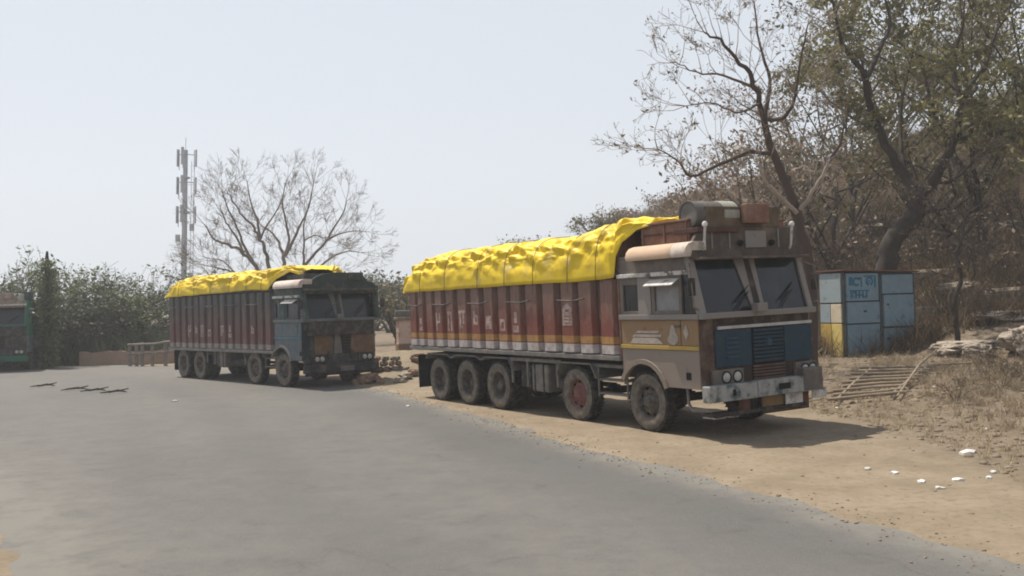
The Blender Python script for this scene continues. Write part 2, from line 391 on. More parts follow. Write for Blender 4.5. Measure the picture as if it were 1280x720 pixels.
rme = npmesh('road', np.stack([RX, RY, RZ], -1).reshape(-1, 3), FR, rm, smooth=True)
D = np.maximum(dRr, dLr) 
dust = .38 + .12 * vnoise(RX, RY, 5, 31) + .16 * vnoise(sdist(RX, RY, EDGE_R), RY * .05, .9, 33) + .10 * vnoise(RX, RY, 1.6, 34) - .34 * np.exp(-((dRr + 1.2) / .9) ** 2) * sstep(45, 20, RY) \
    - .10 * np.exp(-((dRr + 4.6) / .7) ** 2) + .9 * sstep(-.75, .1, D) + .35 * sstep(-2.2, 0, dLr) + .18 * sstep(24, 40, RY)
a = rme.attributes.new('dust', 'FLOAT', 'POINT'); a.data.foreach_set('value', np.clip(dust, 0, 1).ravel().astype(np.float32))
tag(link('road', rme), 'grey dusty asphalt road curving away', kind='structure')

# ------------------------------------------------------------------ wheels
def make_wheel_meshes():
    R, W = .51, .14
    prof = [(.285, -.115), (.30, -.128), (.34, -.142), (.43, -.145), (.468, -.134), (.495, -.112), (.508, -.075), (.51, 0), (.508, .075), (.495, .112), (.468, .134), (.43, .145), (.34, .142), (.30, .128), (.285, .115), (.285, -.115)]
    mb = MB(); mb.lathe(prof, 40, mf=lambda a, b: 1 if max(a[0], b[0]) < .49 else 0)
    for k in range(44):
        t = 2 * pi * k / 44
        for sgn in (-1, 1):
            c, s_ = cos(t + sgn * .03), sin(t + sgn * .03); c2, s2 = cos(t + .085), sin(t + .085)
            vs = [(r * cc, y, r * ss) for r in (.495, .522) for (cc, ss) in ((c, s_), (cos(t + .075), sin(t + .075))) for y in (sgn * .012, sgn * .118)]
            mb.add(vs, [(4, 5, 7, 6), (0, 1, 5, 4), (2, 6, 7, 3), (0, 4, 6, 2), (1, 3, 7, 5)], 0)
    out = {}
    out['tyre'] = mb
    f = MB(); f.lathe([(.29, -.13), (.30, -.12), (.275, -.10), (.262, -.04), (.245, -.03), (.19, -.075), (.17, -.085), (.13, -.08), (.13, .05)], 32)
    for k in range(8):
        t = 2 * pi * k / 8; f.lathe([(0.022, -.03), (.026, -.065)], 8, (cos(t) * .228, -.004, sin(t) * .228), m=1)
    out['rim_front'] = f
    h = MB(); h.lathe([(0, -.165), (.05, -.163), (.075, -.15), (.085, -.12), (.10, -.10), (.125, -.085), (.13, -.07)], 20)
    for k in range(10):
        t = 2 * pi * k / 10; h.lathe([(0, -.112), (.014, -.112), (.016, -.08)], 6, (cos(t) * .155, 0, sin(t) * .155))
    out['hub_front'] = h
    d = MB(); d.lathe([(.29, -.13), (.30, -.12), (.275, -.09), (.262, .06), (.24, .09), (.2, .10), (.16, .085), (.16, .12)], 32)
    for k in range(8):
        t = 2 * pi * k / 8; d.lathe([(.0, .06), (.026, .062), (.028, .1)], 8, (cos(t) * .215, 0, sin(t) * .215), m=1)
    out['rim_dish'] = d
    h = MB(); h.lathe([(0, -.02), (.06, -.02), (.095, .0), (.11, .05), (.15, .07), (.165, .09)], 12)
    out['hub_dish'] = h
    h = MB(); h.lathe([(0, -.10), (.09, -.10), (.12, -.07), (.125, .04), (.16, .07)], 6)
    out['hub_hex'] = h
    return out
WM = make_wheel_meshes(); WME = {}
def wheel(parent, x, near, kind, rim, z=.51, ysz=2.5):
    """a wheel with tyre, rim and hub; dual tyres at the rear"""
    y = .19 if near else ysz - .19
    dual = kind != 'front'
    key = (kind, rim)
    if key not in WME:
        ax = MB(); ax.lathe([(0, .0), (.14, .0), (.14, .30), (0, .30)], 16)
        if dual: ax.lathe([(.285, .20), (.30, .185), (.44, .17), (.495, .21), (.51, .30), (.495, .40), (.44, .44), (.285, .43), (.285, .20)], 36)
        def mk(nm, mb, mats, sm=True):
            o = mb.build(nm, mats, smooth=sm); me = o.data; bpy.data.objects.remove(o); return me
        rimM = M[rim]
        WME[key] = (mk('wheel', ax, M['chassis']), mk('tyre', WM['tyre'], [M['rubber'], M['sidewall']]),
                    mk('rim', WM['rim_front' if kind == 'front' else 'rim_dish'], [rimM, M['black']]),
                    mk('hub', WM['hub_front' if kind == 'front' else ('hub_hex' if kind == 'hex' else 'hub_dish')], rimM))
    a, t, r_, h = WME[key]
    wo_ = link('wheel', a, parent, (x, y, z)); wo_.rotation_euler = (0, random.uniform(0, 6), 0 if near else pi)
    if not near: wo_.rotation_euler = Matrix.Rotation(pi, 3, 'Z').to_euler()
    link('tyre', t, wo_); link('rim', r_, wo_); link('hub', h, wo_)
    return wo_

# ------------------------------------------------------------------ cargo side material
def panel_material(name, low, high, yel, wht, zb, zt, pale=.5):
    m = bpy.data.materials.new(name); m.use_nodes = True
    n = m.node_tree; L = n.links; b = n.nodes['Principled BSDF']; b.inputs['Roughness'].default_value = .7
    tc = n.nodes.new('ShaderNodeTexCoord'); sp = n.nodes.new('ShaderNodeSeparateXYZ'); L.new(tc.outputs['Object'], sp.inputs[0])
    oi = n.nodes.new('ShaderNodeObjectInfo')
    mp = n.nodes.new('ShaderNodeVectorMath'); mp.operation = 'ADD'; L.new(tc.outputs['Object'], mp.inputs[0])
    cb = n.nodes.new('ShaderNodeCombineXYZ'); k = n.nodes.new('ShaderNodeMath'); k.operation = 'MULTIPLY'; k.inputs[1].default_value = 40; L.new(oi.outputs['Random'], k.inputs[0]); L.new(k.outputs[0], cb.inputs[0]); L.new(cb.outputs[0], mp.inputs[1])
    def nz(sc, st=(1, 1, 1), det=7):
        q = n.nodes.new('ShaderNodeMapping'); q.inputs['Scale'].default_value = st; L.new(mp.outputs[0], q.inputs[0])
        t = n.nodes.new('ShaderNodeTexNoise'); t.inputs['Scale'].default_value = sc; t.inputs['Detail'].default_value = det; t.inputs['Roughness'].default_value = .65; L.new(q.outputs[0], t.inputs['Vector']); return t.outputs[0]
    def mr(x, a, bb, c=0, d=1):
        r = n.nodes.new('ShaderNodeMapRange'); r.inputs[1].default_value = a; r.inputs[2].default_value = bb; r.inputs[3].default_value = c; r.inputs[4].default_value = d; L.new(x, r.inputs[0]); return r.outputs[0]
    def mix(f, a, bb):
        x = n.nodes.new('ShaderNodeMix'); x.data_type = 'RGBA'; L.new(f, x.inputs['Factor'])
        for kk, q in (('A', a), ('B', bb)):
            if isinstance(q, tuple): x.inputs[kk].default_value = q + (1,)
            else: L.new(q, x.inputs[kk])
        return x.outputs['Result']
    # worn, dust-bleached paint: patchy everywhere, more so on the upper boards
    zz = n.nodes.new('ShaderNodeMath'); zz.operation = 'MULTIPLY_ADD'; zz.inputs[1].default_value = .9; L.new(nz(1.4), zz.inputs[0]); L.new(sp.outputs[2], zz.inputs[2])
    c = mix(mr(zz.outputs[0], zb + .95, zt + .15), low, high)
    c = mix(mr(nz(3, (6, 6, .8)), .48, .68, 0, .55), c, tuple(x * .45 for x in low))
    c = mix(mr(nz(5, (2, 2, .5)), .52, .75, 0, .6), c, (.22, .165, .135))
    def band(z0, z1):
        a = n.nodes.new('ShaderNodeMath'); a.operation = 'GREATER_THAN'; a.inputs[1].default_value = z0; L.new(sp.outputs[2], a.inputs[0])
        q = n.nodes.new('ShaderNodeMath'); q.operation = 'LESS_THAN'; q.inputs[1].default_value = z1; L.new(sp.outputs[2], q.inputs[0])
        mm = n.nodes.new('ShaderNodeMath'); mm.operation = 'MULTIPLY'; L.new(a.outputs[0], mm.inputs[0]); L.new(q.outputs[0], mm.inputs[1])
        m2 = n.nodes.new('ShaderNodeMath'); m2.operation = 'MULTIPLY'; L.new(mm.outputs[0], m2.inputs[0]); L.new(mr(nz(7), .38, .6, 1, .55), m2.inputs[1]); return m2.outputs[0]
    if yel: c = mix(band(zb + .165, zb + .29), c, yel)
    if wht: c = mix(band(zb - .05, zb + .14), c, wht)
    L.new(c, b.inputs['Base Color'])
    bp = n.nodes.new('ShaderNodeBump'); bp.inputs['Strength'].default_value = .3; bp.inputs['Distance'].default_value = .02; L.new(nz(6, (1, 1, .5)), bp.inputs['Height']); L.new(bp.outputs[0], b.inputs['Normal'])
    return m

GLYPHS = [  # worn painted letter shapes as strokes on a 1 x 1.6 cell
    [(0, 0, .25, 1.6), (.25, .7, .6, .9), (.6, .7, .8, 1.6)],
    [(.1, 1.35, .9, 1.6), (.1, 0, .35, 1.35), (.65, 0, .9, 1.35)],
    [(0, 1.3, 1, 1.5), (.1, .2, .35, 1.3), (.6, .5, .85, 1.3), (.35, .2, .6, .4)],
    [(.2, .5, .45, 1.5), (.45, .5, .9, .7), (.7, .7, .9, 1.2), (.45, 1.05, .7, 1.25)],
    [(.05, .2, .95, 1.2)],
    [(.1, .1, .3, 1.0), (.3, .1, .9, .3), (.7, .3, .9, 1.0), (.3, .8, .7, 1.0)],
    [(.3, .7, .7, 1.5), (.1, 0, .9, .5)],
]

def make_truck(cfg, label):
    T = thing('cargo_truck', label, 'truck', group='lorries standing along the road')
    g = cfg; W = 2.5
    def part(name, mb, m, bevel=0, smooth=False, parent=T): return mb.build(name, m, parent, bevel, smooth)
    # chassis
    mb = MB()
    for y in (.82, 1.60): mb.box(g['xr'] + .1, 1.3, y, y + .09, .80, 1.04)
    for x in np.arange(g['xr'] + .4, 1.2, 1.15): mb.box(x, x + .1, .91, 1.6, .84, 1.0)
    for y in (.98, 1.52): mb.box(g['xr'], -.7, y - .09, y + .09, 1.04, g['bot'] - .06)
    part('chassis_frame', mb, M['chassis'])
    for i, x in enumerate(g['axles']):
        mb = MB(); mb.tube([(x, .3, .51), (x, 2.2, .51)], .075, 10); 
        if i > 1: mb.lathe([(0, -.2), (.17, -.15), (.22, 0), (.17, .15), (0, .2)], 14, (x, 1.25, .51))
        for y in (.72, 1.78):                                   # leaf springs
            for k in range(4): mb.box(x - .62 + k * .1, x + .62 - k * .1, y - .04, y + .04, .60 + k * .022, .618 + k * .022)
        part('axle', mb, M['chassis'])
    for i, x in enumerate(g['axles']):
        k, rim = g['wheels'][i]; wheel(T, x, True, k, rim); wheel(T, x, False, k, rim)
    # cargo body
    zb, zt, xf, xr = g['bot'], g['top'], g['xf'], g['xr']
    pm = panel_material('cargo_boards', g['low'], g['high'], g['yel'], g['wht'], zb, zt)
    pdark = panel_material('cargo_boards_shaded', tuple(x * .42 for x in g['low']), tuple(x * .42 for x in g['high']), tuple(.7 * c for c in g['yel']) if g['yel'] else None, tuple(.45 * c for c in g['wht']), zb, zt)  # board colours darkened: shade between the proud panels put into the colour
    part('load_floor', MB().box(xr + .02, xf - .02, .04, W - .04, zb - .10, zb - .045), M['chassis'])
    xs = np.array(g['ribs'])
    panels = {}
    for side in (0, 1):
        y0 = 0.07 if side == 0 else W - .07; sg = 1 if side == 0 else -1
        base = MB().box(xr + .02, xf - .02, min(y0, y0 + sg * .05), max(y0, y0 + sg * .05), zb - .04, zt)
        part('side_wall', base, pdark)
        for a_, b_ in zip(xs[:-1], xs[1:]):
            cx = (a_ + b_) / 2; wd = (b_ - a_) * .60; mb = MB()
            yo = -.05 if side == 0 else W + .05
            yy = sorted((yo, y0))
            mb.prism([(-wd / 2 - .05, y0), (-wd / 2, yo), (wd / 2, yo), (wd / 2 + .05, y0)], 'z', zb - .02, zt - .03)
            o = mb.build('side_panel', pm, T, .008); o.location = (cx, random.uniform(-.008, .008), random.uniform(-.006, .006)); o.rotation_euler = (random.uniform(-.006, .006), random.uniform(-.008, .008), random.uniform(-.02, .02))
            if side == 0: panels[round(float(a_), 3)] = o
        mb = MB()
        for x in xs: mb.box(x - .035, x + .035, min(y0, y0 - sg * .07), max(y0, y0 - sg * .07), zb - .12, zt + .0)
        # posts one by one
        for x in xs[1:-1]:
            q = MB().box(-.032, .032, min(y0, y0 - sg * .04), max(y0, y0 - sg * .04), zb - .12, zt)
            o = q.build('side_post', pdark, T); o.location = (x, 0, 0)
        yr = sorted((y0 - sg * .135, y0 - sg * .0))
        part('top_rail', MB().box(xr, xf, yr[0], yr[1], zt, zt + .07), pdark, .01)
        part('bottom_rail', MB().box(xr, xf, yr[0] + .01, yr[1] - .01, zb - .13, zb - .045), M['under_grey'], .01)
        if side == 0:
            for k in range(0, len(xs) - 2, 3):
                mb = MB(); mb.tube([(xs[k], -.075, zt - .38), (xs[k] + .55, -.085, zt - .40), (xs[k + 1] + .3, -.075, zt - .36)], .014, 6); part('tie_bar', mb, M['rim_grey'])
    part('headboard', MB().box(xf - .05, xf, .0, W, zb - .05, zt + (.78 if g['hero'] else .56)), M['wood_red'] if g['hero'] else pdark, .01)
    part('tailgate', MB().box(xr, xr + .06, .0, W, zb - .05, zt), pdark, .01)
    # painted letters on the panels
    if g.get('letters'):
        for j, gi in g['letters']:
            a_, b_ = xs[j], xs[j + 1]; cx = (a_ + b_) / 2; wd = (b_ - a_) * .5; mb = MB()
            sc = wd * .95
            for (u0, v0, u1, v1) in GLYPHS[gi]:
                mb.box(-sc / 2 + u0 * sc, -sc / 2 + u1 * sc, -.054, -.0505, zb + .34 + v0 * sc * 1.05, zb + .34 + v1 * sc * 1.05)
            o = mb.build('painted_letter', M['letter'] if g['hero'] else M['letter_dim'], panels[round(float(a_), 3)])
    if g['hero']:
        j = 12; cx = (xs[j] + xs[j + 1]) / 2
        mb = MB(); mb.prism([(-.15, 1.80), (.15, 1.80), (.15, 2.12), (.11, 2.16), (0, 2.22), (-.11, 2.16), (-.15, 2.12)], 'y', -.0535, -.0505)
        pe = panels[round(float(xs[j]), 3)]; o = mb.build('painted_emblem', M['letter'], pe)
        mb = MB()
        for (a_, b_, c_, d_) in ((-.06, .06, 2.06, 2.10), (-.1, .1, 1.96, 1.985), (-.1, .02, 1.9, 1.925), (-.1, .1, 1.84, 1.86), (.05, .1, 1.89, 1.93)): mb.box(a_, b_, -.056, -.0537, c_, d_)
        q = mb.build('emblem_print', M['wood_red'], pe)
    # underside fittings between the axles
    ax = g['axles']
    m0, m1 = ax[2] + .62, ax[1] - .62
    mb = MB(); L_ = m1 - m0
    part('fuel_tank', MB().box(m0 + .62, m0 + 1.22, .12, .75, .46, 1.02), M['under_grey'], .05)
    mb = MB()
    for x in (m0 + .74, m0 + 1.06): mb.box(x, x + .04, .105, .765, .445, 1.035)
    part('tank_strap', mb, M['chassis'], .006)
    part('battery_box', MB().box(m0 + .12, m0 + .5, .18, .7, .52, .98), M['chassis'], .02)
    part('air_tank', MB().tube([(m0 + 1.34, .38, .62), (m1 - .02, .38, .62)], .14, 14), M['chassis'], 0, True)
    mb = MB(); mb.box(m0 - .1, m1 + .1, .05, .09, 1.06, 1.13); mb.box(m0 - .05, m0, .05, .09, .6, 1.06); mb.box(m0 + .55, m0 + .6, .05, .09, .55, 1.06); mb.box(m1 - .05, m1, .05, .09, .6, 1.06); 
    part('guard_rail', mb, M['under_grey'], .006)
    part('side_locker', MB().box(m0 + .1, m1 - .2, .1, .6, 1.13, zb - .14), M['chassis'], .01)
    mb = MB(); x0, x1 = ax[1] + .62, ax[0] - .66
    for z in (.55, .80): mb.box(x0, x1 + .08, .1, .26, z, z + .035)
    mb.tube([(x0, .12, 1.1), (x0, .12, .5)], .02, 6); mb.tube([(x1 + .05, .12, 1.1), (x1 + .05, .12, .5)], .02, 6)
    mb.box(x0 - .1, x1 + .1, .1, .14, 1.04, 1.1)
    part('step_frame', mb, M['under_grey'], .004)
    # mudguards: bent plates over the rear wheels and second axle
    for sd_, y0, y1 in ((0, .02, .62), (1, W - .62, W - .02)):
        for i, x in enumerate(ax[1:]):
            o_ = []; 
            pr = [(-.66, .86), (-.50, 1.11), (.50, 1.11), (.66, .86)]
            if i >= 1:
                pr = [(-.62 if i == len(ax) - 2 else -.69, 1.0 if i == len(ax) - 2 else 1.05), (-.5, 1.12), (.5, 1.12), (.69 if i > 1 else .66, 1.05 if i > 1 else .88)]
            out = pr + [(p[0] * .985, p[1] - .03) for p in pr[::-1]]
            o = MB().prism(out, 'y', y0, y1).build('mudguard', M['under_grey'], T, .004); o.location = (x, 0, 0)
    part('mud_flap', MB().box(g['xr'] + .25, g['xr'] + .28, .05, .62, .25, 1.05), M['black'])
    part('mud_flap', MB().box(g['xr'] + .25, g['xr'] + .28, W - .62, W - .05, .25, 1.05), M['black'])
    mb = MB().box(xr + .1, xr + .2, .1, W - .1, .55, .68); part('rear_bumper', mb, M['under_grey'], .01)
    for y in (.15, W - .4): part('tail_lamp', MB().box(xr + .02, xr + .095, y, y + .25, .72, .85), M['tail'], .01)

    # ---------------- cab
    FO = g['fo']; cx0 = xf + .02
    C = g['cab']
    def mirror_y(f, name, m, **k):
        for sd_ in (0, 1):
            mb = MB(); f(mb, (lambda y: y) if sd_ == 0 else (lambda y: W - y)); part(name, mb, m, **k)
    # lower side with wheel arch
    arch = [(.62 * cos(t), .51 + .66 * sin(t)) for t in np.linspace(.42, pi - .42, 12)]
    out = [(FO, .78), (FO, 1.40), (cx0, 1.40), (cx0, .92), (-.66, .92)][:4] + [(-.60, .92)] + [(-p[0] if False else p[0], p[1]) for p in arch[::-1]] + [(.62, .78)]
    out = [(FO - .02, .80), (FO - .02, 1.41), (cx0, 1.41), (cx0, .9)] + [(max(p[0], cx0 + .01), p[1]) for p in arch[::-1]] + [(.64, .80)]
    def low(mb, Y): mb.prism(out, 'y', *sorted((Y(.0), Y(.05))))
    mirror_y(low, 'wheel_arch_panel', C['lower'], bevel=.006)
    ar2 = [(.70 * cos(t), .51 + .73 * sin(t)) for t in np.linspace(.40, pi - .55, 12)]; ar1 = [(.61 * cos(t), .51 + .65 * sin(t)) for t in np.linspace(.40, pi - .55, 12)]
    def lip(mb, Y): mb.prism(ar2 + ar1[::-1], 'y', *sorted((Y(-.035), Y(.0))))
    mirror_y(lip, 'arch_lip', C['lip'], bevel=.005)
    def hole(mb, Y): mb.box(1.08, 1.2, *sorted((Y(-.003), Y(.012))), .94, 1.06)
    mirror_y(hole, 'step_hole', M['black'])
    def stripe(mb, Y): mb.box(cx0, FO - .01, *sorted((Y(-.022), Y(.04))), 1.415, 1.48)
    mirror_y(stripe, 'side_stripe', C['stripe'], bevel=.006)
    def mid(mb, Y): mb.box(cx0, FO - .02, *sorted((Y(.0), Y(.05))), 1.483, 1.90)
    mirror_y(mid, 'door_lower_panel', C['mid'], bevel=.008)
    def belt(mb, Y): mb.box(cx0 - .02, FO + .02, *sorted((Y(-.04), Y(.05))), 1.903, 1.99)
    mirror_y(belt, 'belt_rail', C['belt'], bevel=.01)
    for sd_ in (0, 1):
        yy = (lambda y: y) if sd_ == 0 else (lambda y: W - y)
        if C.get('ornament'):
            mb = MB(); a = sorted((yy(-.012), yy(-.0015)))
            mb.prism([(-.32, 1.50), (.55, 1.50), (.42, 1.60), (-.22, 1.60)], 'y', *a)
            mb.prism([(-.25, 1.615), (.5, 1.615), (.52, 1.66), (-.2, 1.66)], 'y', *a)
            mb.prism([(-.18, 1.68), (.45, 1.68), (.45, 1.72), (-.10, 1.72)], 'y', *a)
            part('side_ornament', mb, C['ornament'], .003)
            mb = MB(); mb.prism([(.80 + .14 * cos(t) * (1 if sin(t) < .2 else .55), 1.62 + (.13 if sin(t) < 0 else .2) * sin(t)) for t in np.linspace(0, 2 * pi, 16)[:-1]], 'y', *a)
            part('painted_vase', mb, C['ornament2'], .003)
            mb = MB(); mb.prism([(1.13, 1.57), (1.20, 1.70), (1.13, 1.83), (1.06, 1.70)], 'y', *a); part('painted_diamond', mb, C['ornament2'], .003)
    # side above the belt: pillars, windows, gutter
    zt2 = 2.62
    def pillars(mb, Y):
        a = sorted((Y(.0), Y(.06)))
        mb.box(cx0, cx0 + .09, *a, 1.99, zt2); mb.box(cx0 + .09, .32 - .38, *a, 2.50, zt2 - .0); mb.box(cx0 + .09, -.06, *a, 1.99, 2.05)
    mirror_y(pillars, 'rear_pillar', C['upper'], bevel=.005)
    def quarter(mb, Y): mb.box(-.06, .28, *sorted((Y(-.01), Y(.06))), 1.99, zt2)
    mirror_y(quarter, 'pillar_panel', C['pale'], bevel=.01)
    def wr(mb, Y): mb.box(cx0 + .09, -.06, *sorted((Y(.03), Y(.04))), 2.05, 2.50)
    mirror_y(wr, 'sleeper_window', M['glass'])
    def frame(mb, Y):
        a = sorted((Y(-.005), Y(.05)))
        mb.box(.30, .38, *a, 1.99, zt2); mb.box(.38, .98, *a, 1.99, 2.05); mb.box(.38, .98, *a, 2.55, zt2); mb.box(.98, 1.05, *a, 1.99, zt2)
    mirror_y(frame, 'door_frame', C['upper'], bevel=.006)
    def dw(mb, Y): mb.box(.38, .98, *sorted((Y(.028), Y(.038))), 2.05, 2.55)
    mirror_y(dw, 'door_window', C['doorglass'])
    def visor_s(mb, Y):
        a, b = Y(-.16), Y(.0)
        mb.add([(.28, a, 2.46), (1.0, a, 2.46), (1.0, b, 2.56), (.28, b, 2.56), (.28, a, 2.475), (1.0, a, 2.475), (1.0, b, 2.575), (.28, b, 2.575)], [(0, 1, 2, 3), (4, 7, 6, 5), (0, 4, 5, 1), (1, 5, 6, 2), (2, 6, 7, 3), (3, 7, 4, 0)])
    mirror_y(visor_s, 'window_visor', M['whitepaint'])
    def qg(mb, Y):
        a = sorted((Y(.03), Y(.04))); mb.prism([(1.05, 2.0), (1.40, 2.0), (1.16, zt2), (1.05, zt2)], 'y', *a)
    mirror_y(qg, 'quarter_window', M['glass'])
    if True:
        mb = MB(); mb.box(.86, 1.0, -.02, -.005, 1.78, 1.82); part('door_handle', mb, M['rim_grey'], .004)
        part('door_gap', MB().box(.99, 1.0, -.004, .0, 1.49, 1.90), M['black'])
    def apil(mb, Y):
        a = sorted((Y(.0), Y(.11)))
        mb.add([(1.38, a[0], 1.99), (1.50, a[0], 1.99), (1.24, a[0], 2.93), (1.12, a[0], 2.93), (1.38, a[1], 1.99), (1.50, a[1], 1.99), (1.24, a[1], 2.93), (1.12, a[1], 2.93)],
               [(0, 1, 2, 3), (4, 7, 6, 5), (0, 4, 5, 1), (1, 5, 6, 2), (2, 6, 7, 3), (3, 7, 4, 0)])
    mirror_y(apil, 'windscreen_pillar', C['pale'], bevel=.008)
    def gut(mb, Y): mb.box(cx0 - .02, 1.22, *sorted((Y(-.05), Y(.02))), zt2, zt2 + .07)
    mirror_y(gut, 'gutter_rail', M['whitepaint'], bevel=.01)
    def ups(mb, Y): mb.box(cx0, 1.16, *sorted((Y(.0), Y(.05))), zt2 + .07, 2.93)
    mirror_y(ups, 'upper_side_panel', C['upper'], bevel=.006)
    part('cab_back', MB().box(cx0, cx0 + .04, .06, W - .06, .9, 2.9), C['upper'])
    part('cab_floor', MB().box(cx0 + .04, FO - .05, .06, W - .06, 1.12, 1.18), M['chassis'])
    part('cab_roof', MB().box(cx0, 1.18, .0, W, 2.93, 2.99), C['upper'], .015)
    # interior seen through the glass
    for y in (.35, 1.6):
        mb = MB(); mb.box(.3, .8, y, y + .55, 1.18, 1.6); mb.box(.2, .34, y, y + .55, 1.6, 2.2); part('cab_seat', mb, M['chassis'], .04)
    mb = MB(); mb.box(1.15, 1.38, .15, W - .15, 1.5, 1.92); part('dashboard', mb, M['chassis'], .03)
    # rolled side awning
    if C.get('awning'):
        pf = [(.05, 2.99), (-.12, 3.0)] + [(-.02 - .12 * cos(t) , 2.95 + .17 * sin(t)) for t in np.linspace(-.2, pi / 2, 8)] + [(.12, 3.12)]
        mb = MB(); pf = [(-.02, 2.90), (-.15, 2.90), (-.16, 2.97), (-.13, 3.05), (-.07, 3.11), (.03, 3.14), (.3, 3.145), (.3, 2.995), (0, 2.995)]
        mb.prism(pf, 'x', -.17, .98); part('side_awning', mb, C['awning'], .01, True)
        mb = MB(); mb.prism(pf, 'x', .983, 1.35); part('side_awning', mb, C['awning2'], .01, True)
    # ---------------- front face
    part('front_wall', MB().box(FO - .06, FO, .05, W - .05, .70, 1.90), C['frontdark'], .01)
    part('corner_post', MB().box(FO, FO + .02, -.01, .27, .83, 1.90), C['corner'], .006)
    part('windscreen_sill', MB().box(FO - .04, FO + .12, -.02, W + .02, 1.903, 2.0), C['belt'], .015)
    # windscreens: raked panes
    def pane(y0, y1, z0, z1, off=0, mb=None, t=.012):
        mb = mb or MB()
        def X(z): return FO + .02 - (z - 2.0) * .27 + off
        mb.add([(X(z0), y0, z0), (X(z0), y1, z0), (X(z1), y1, z1), (X(z1), y0, z1), (X(z0) - t, y0, z0), (X(z0) - t, y1, z0), (X(z1) - t, y1, z1), (X(z1) - t, y0, z1)],
               [(0, 1, 2, 3), (4, 7, 6, 5), (0, 4, 5, 1), (1, 5, 6, 2), (2, 6, 7, 3), (3, 7, 4, 0)]); return mb
    part('windscreen', pane(.10, 1.10, 1.995, 2.92), M['glass'])
    part('windscreen', pane(1.40, W - .10, 1.995, 2.92), M['glass'])
    mb = MB()
    def X(z): return FO + .05 - (z - 2.0) * .27
    for (ya0, ya1, yb0, yb1) in ((1.13, 1.18, .95, 1.18), (1.33, 1.40, 1.30, 1.42)):
        mb.add([(X(2.0), ya0, 2.0), (X(2.0), ya1, 2.0), (X(2.93), yb1, 2.93), (X(2.93), yb0, 2.93), (X(2.0) - .06, ya0, 2.0), (X(2.0) - .06, ya1, 2.0), (X(2.93) - .06, yb1, 2.93), (X(2.93) - .06, yb0, 2.93)],
               [(0, 1, 2, 3), (4, 7, 6, 5), (0, 4, 5, 1), (1, 5, 6, 2), (2, 6, 7, 3), (3, 7, 4, 0)])
    part('centre_pillar', mb, C['belt'], .006)
    part('pillar_infill', pane(1.10, 1.40, 1.995, 2.92, .01), C['frontdark'])
    for y in (.75, 1.75):
        mb = MB(); mb.tube([(X(2.02) + .02, y, 2.02), (X(2.30) + .01, y + .35, 2.30)], .010, 5); mb.tube([(X(2.12) + .015, y + .02, 2.14), (X(2.5) + .01, y + .42, 2.42)], .012, 5); part('wiper', mb, M['black'])
    part('sill_box', MB().box(FO + .1, FO + .24, 1.05, 1.27, 1.98, 2.12), C['belt'], .015)
    part('windscreen_header', MB().box(1.12, 1.27, .0, W, 2.90, 3.02), C['upper'], .015)
    # crown above the windscreen
    if C['crown'] == 'tall':
        out = [(.02, 2.86), (W - .02, 2.86), (W + .0, 3.0), (W - .22, 3.3), (W - .3, 3.36), (.3, 3.36), (.16, 3.30), (-.05, 3.02)]
        part('crown_board', MB().prism(out, 'x', 1.26, 1.33), C['crownm'], .01)
        part('crown_shelf', MB().box(1.33, 1.52, .05, W - .05, 2.84, 2.88), C['crownm'], .01)
        part('crown_board_upper', MB().box(1.24, 1.30, .36, W - .5, 3.363, 3.70), C['crownm2'], .01)
        part('roof_sign_box', MB().box(1.31, 1.45, 1.12, 1.62, 3.42, 3.74), M['wood_red'], .02)
        part('crown_plate', MB().box(1.335, 1.36, 1.15, 1.62, 3.02, 3.30), C['belt'], .01)
        for y in (1.03, 1.74): part('marker_light', MB().lathe([(0, .05), (.03, .045), (.05, 0), (.05, -.04)], 12, (1.37, y, 3.1), 'x'), M['black'], 0, True)
        for y in (.42, .8, 1.9): part('crown_strip', MB().box(1.334, 1.345, y, y + .03, 3.02, 3.34), C['belt'])
    else:
        out = [(.02, 2.72), (W - .02, 2.72), (W + .0, 2.86), (W - .15, 3.05)] + [(1.25 + .95 * cos(t), 3.02 + .32 * (abs(sin(t)) ** .8)) for t in np.linspace(.1, pi - .1, 12)] + [(.15, 3.05), (-.02, 2.86)]
        part('crown_board', MB().prism(out, 'x', 1.26, 1.33), C['crownm'], .01)
        part('crown_shelf', MB().box(1.2, 1.50, .02, W - .02, 2.80, 2.86), C['crownm2'], .01)
        part('crown_side_wing', MB().box(1.1, 1.35, W - .02, W + .06, 2.0, 2.95), C['upper'], .02)
        part('roof_sign_box', MB().box(1.28, 1.42, 1.5, 2.0, 3.1, 3.34), C['crownm'], .02)
    # grille side
    if C['face'] == 'hero':
        part('bright_bar', MB().box(FO + .003, FO + .05, .35, W - .03, 1.725, 1.775), M['bar'], .008)
        part('front_panel', MB().box(FO + .003, FO + .025, .30, 1.08, 1.12, 1.71), C['face_m'], .01)
        part('front_panel', MB().box(FO + .003, FO + .025, 1.83, W - .02, 1.12, 1.71), C['face_m'], .01)
        part('grille_back', MB().box(FO + .003, FO + .010, 1.09, 1.82, .86, 1.71), M['black'])
        for k in range(9): part('grille_slat', MB().box(FO + .010, FO + .04, 1.12, 1.79, 1.155 + k * .062, 1.195 + k * .062), C['face_m'], .006)
        for k in range(5): part('lower_slat', MB().box(FO + .010, FO + .035, 1.10, 1.81, .875 + k * .05, .905 + k * .05), M['slat_brown'], .004)
        for k in range(5): part('louvre', MB().box(FO + .025, FO + .042, .52, .80, 1.26 + k * .075, 1.285 + k * .075), M['face_dark'], .004)
        part('round_badge', MB().lathe([(0, .05), (.05, .048), (.066, .03), (.066, 0)], 20, (FO + .02, 1.45, 1.47), 'x'), M['face_dark'], 0, True)
        hy = ((.18, .84), (2.02, 2.52)); zz = (.84, 1.09)
    else:
        part('bright_bar', MB().box(FO + .003, FO + .05, .3, W - .03, 1.64, 1.70), C['belt'], .008)
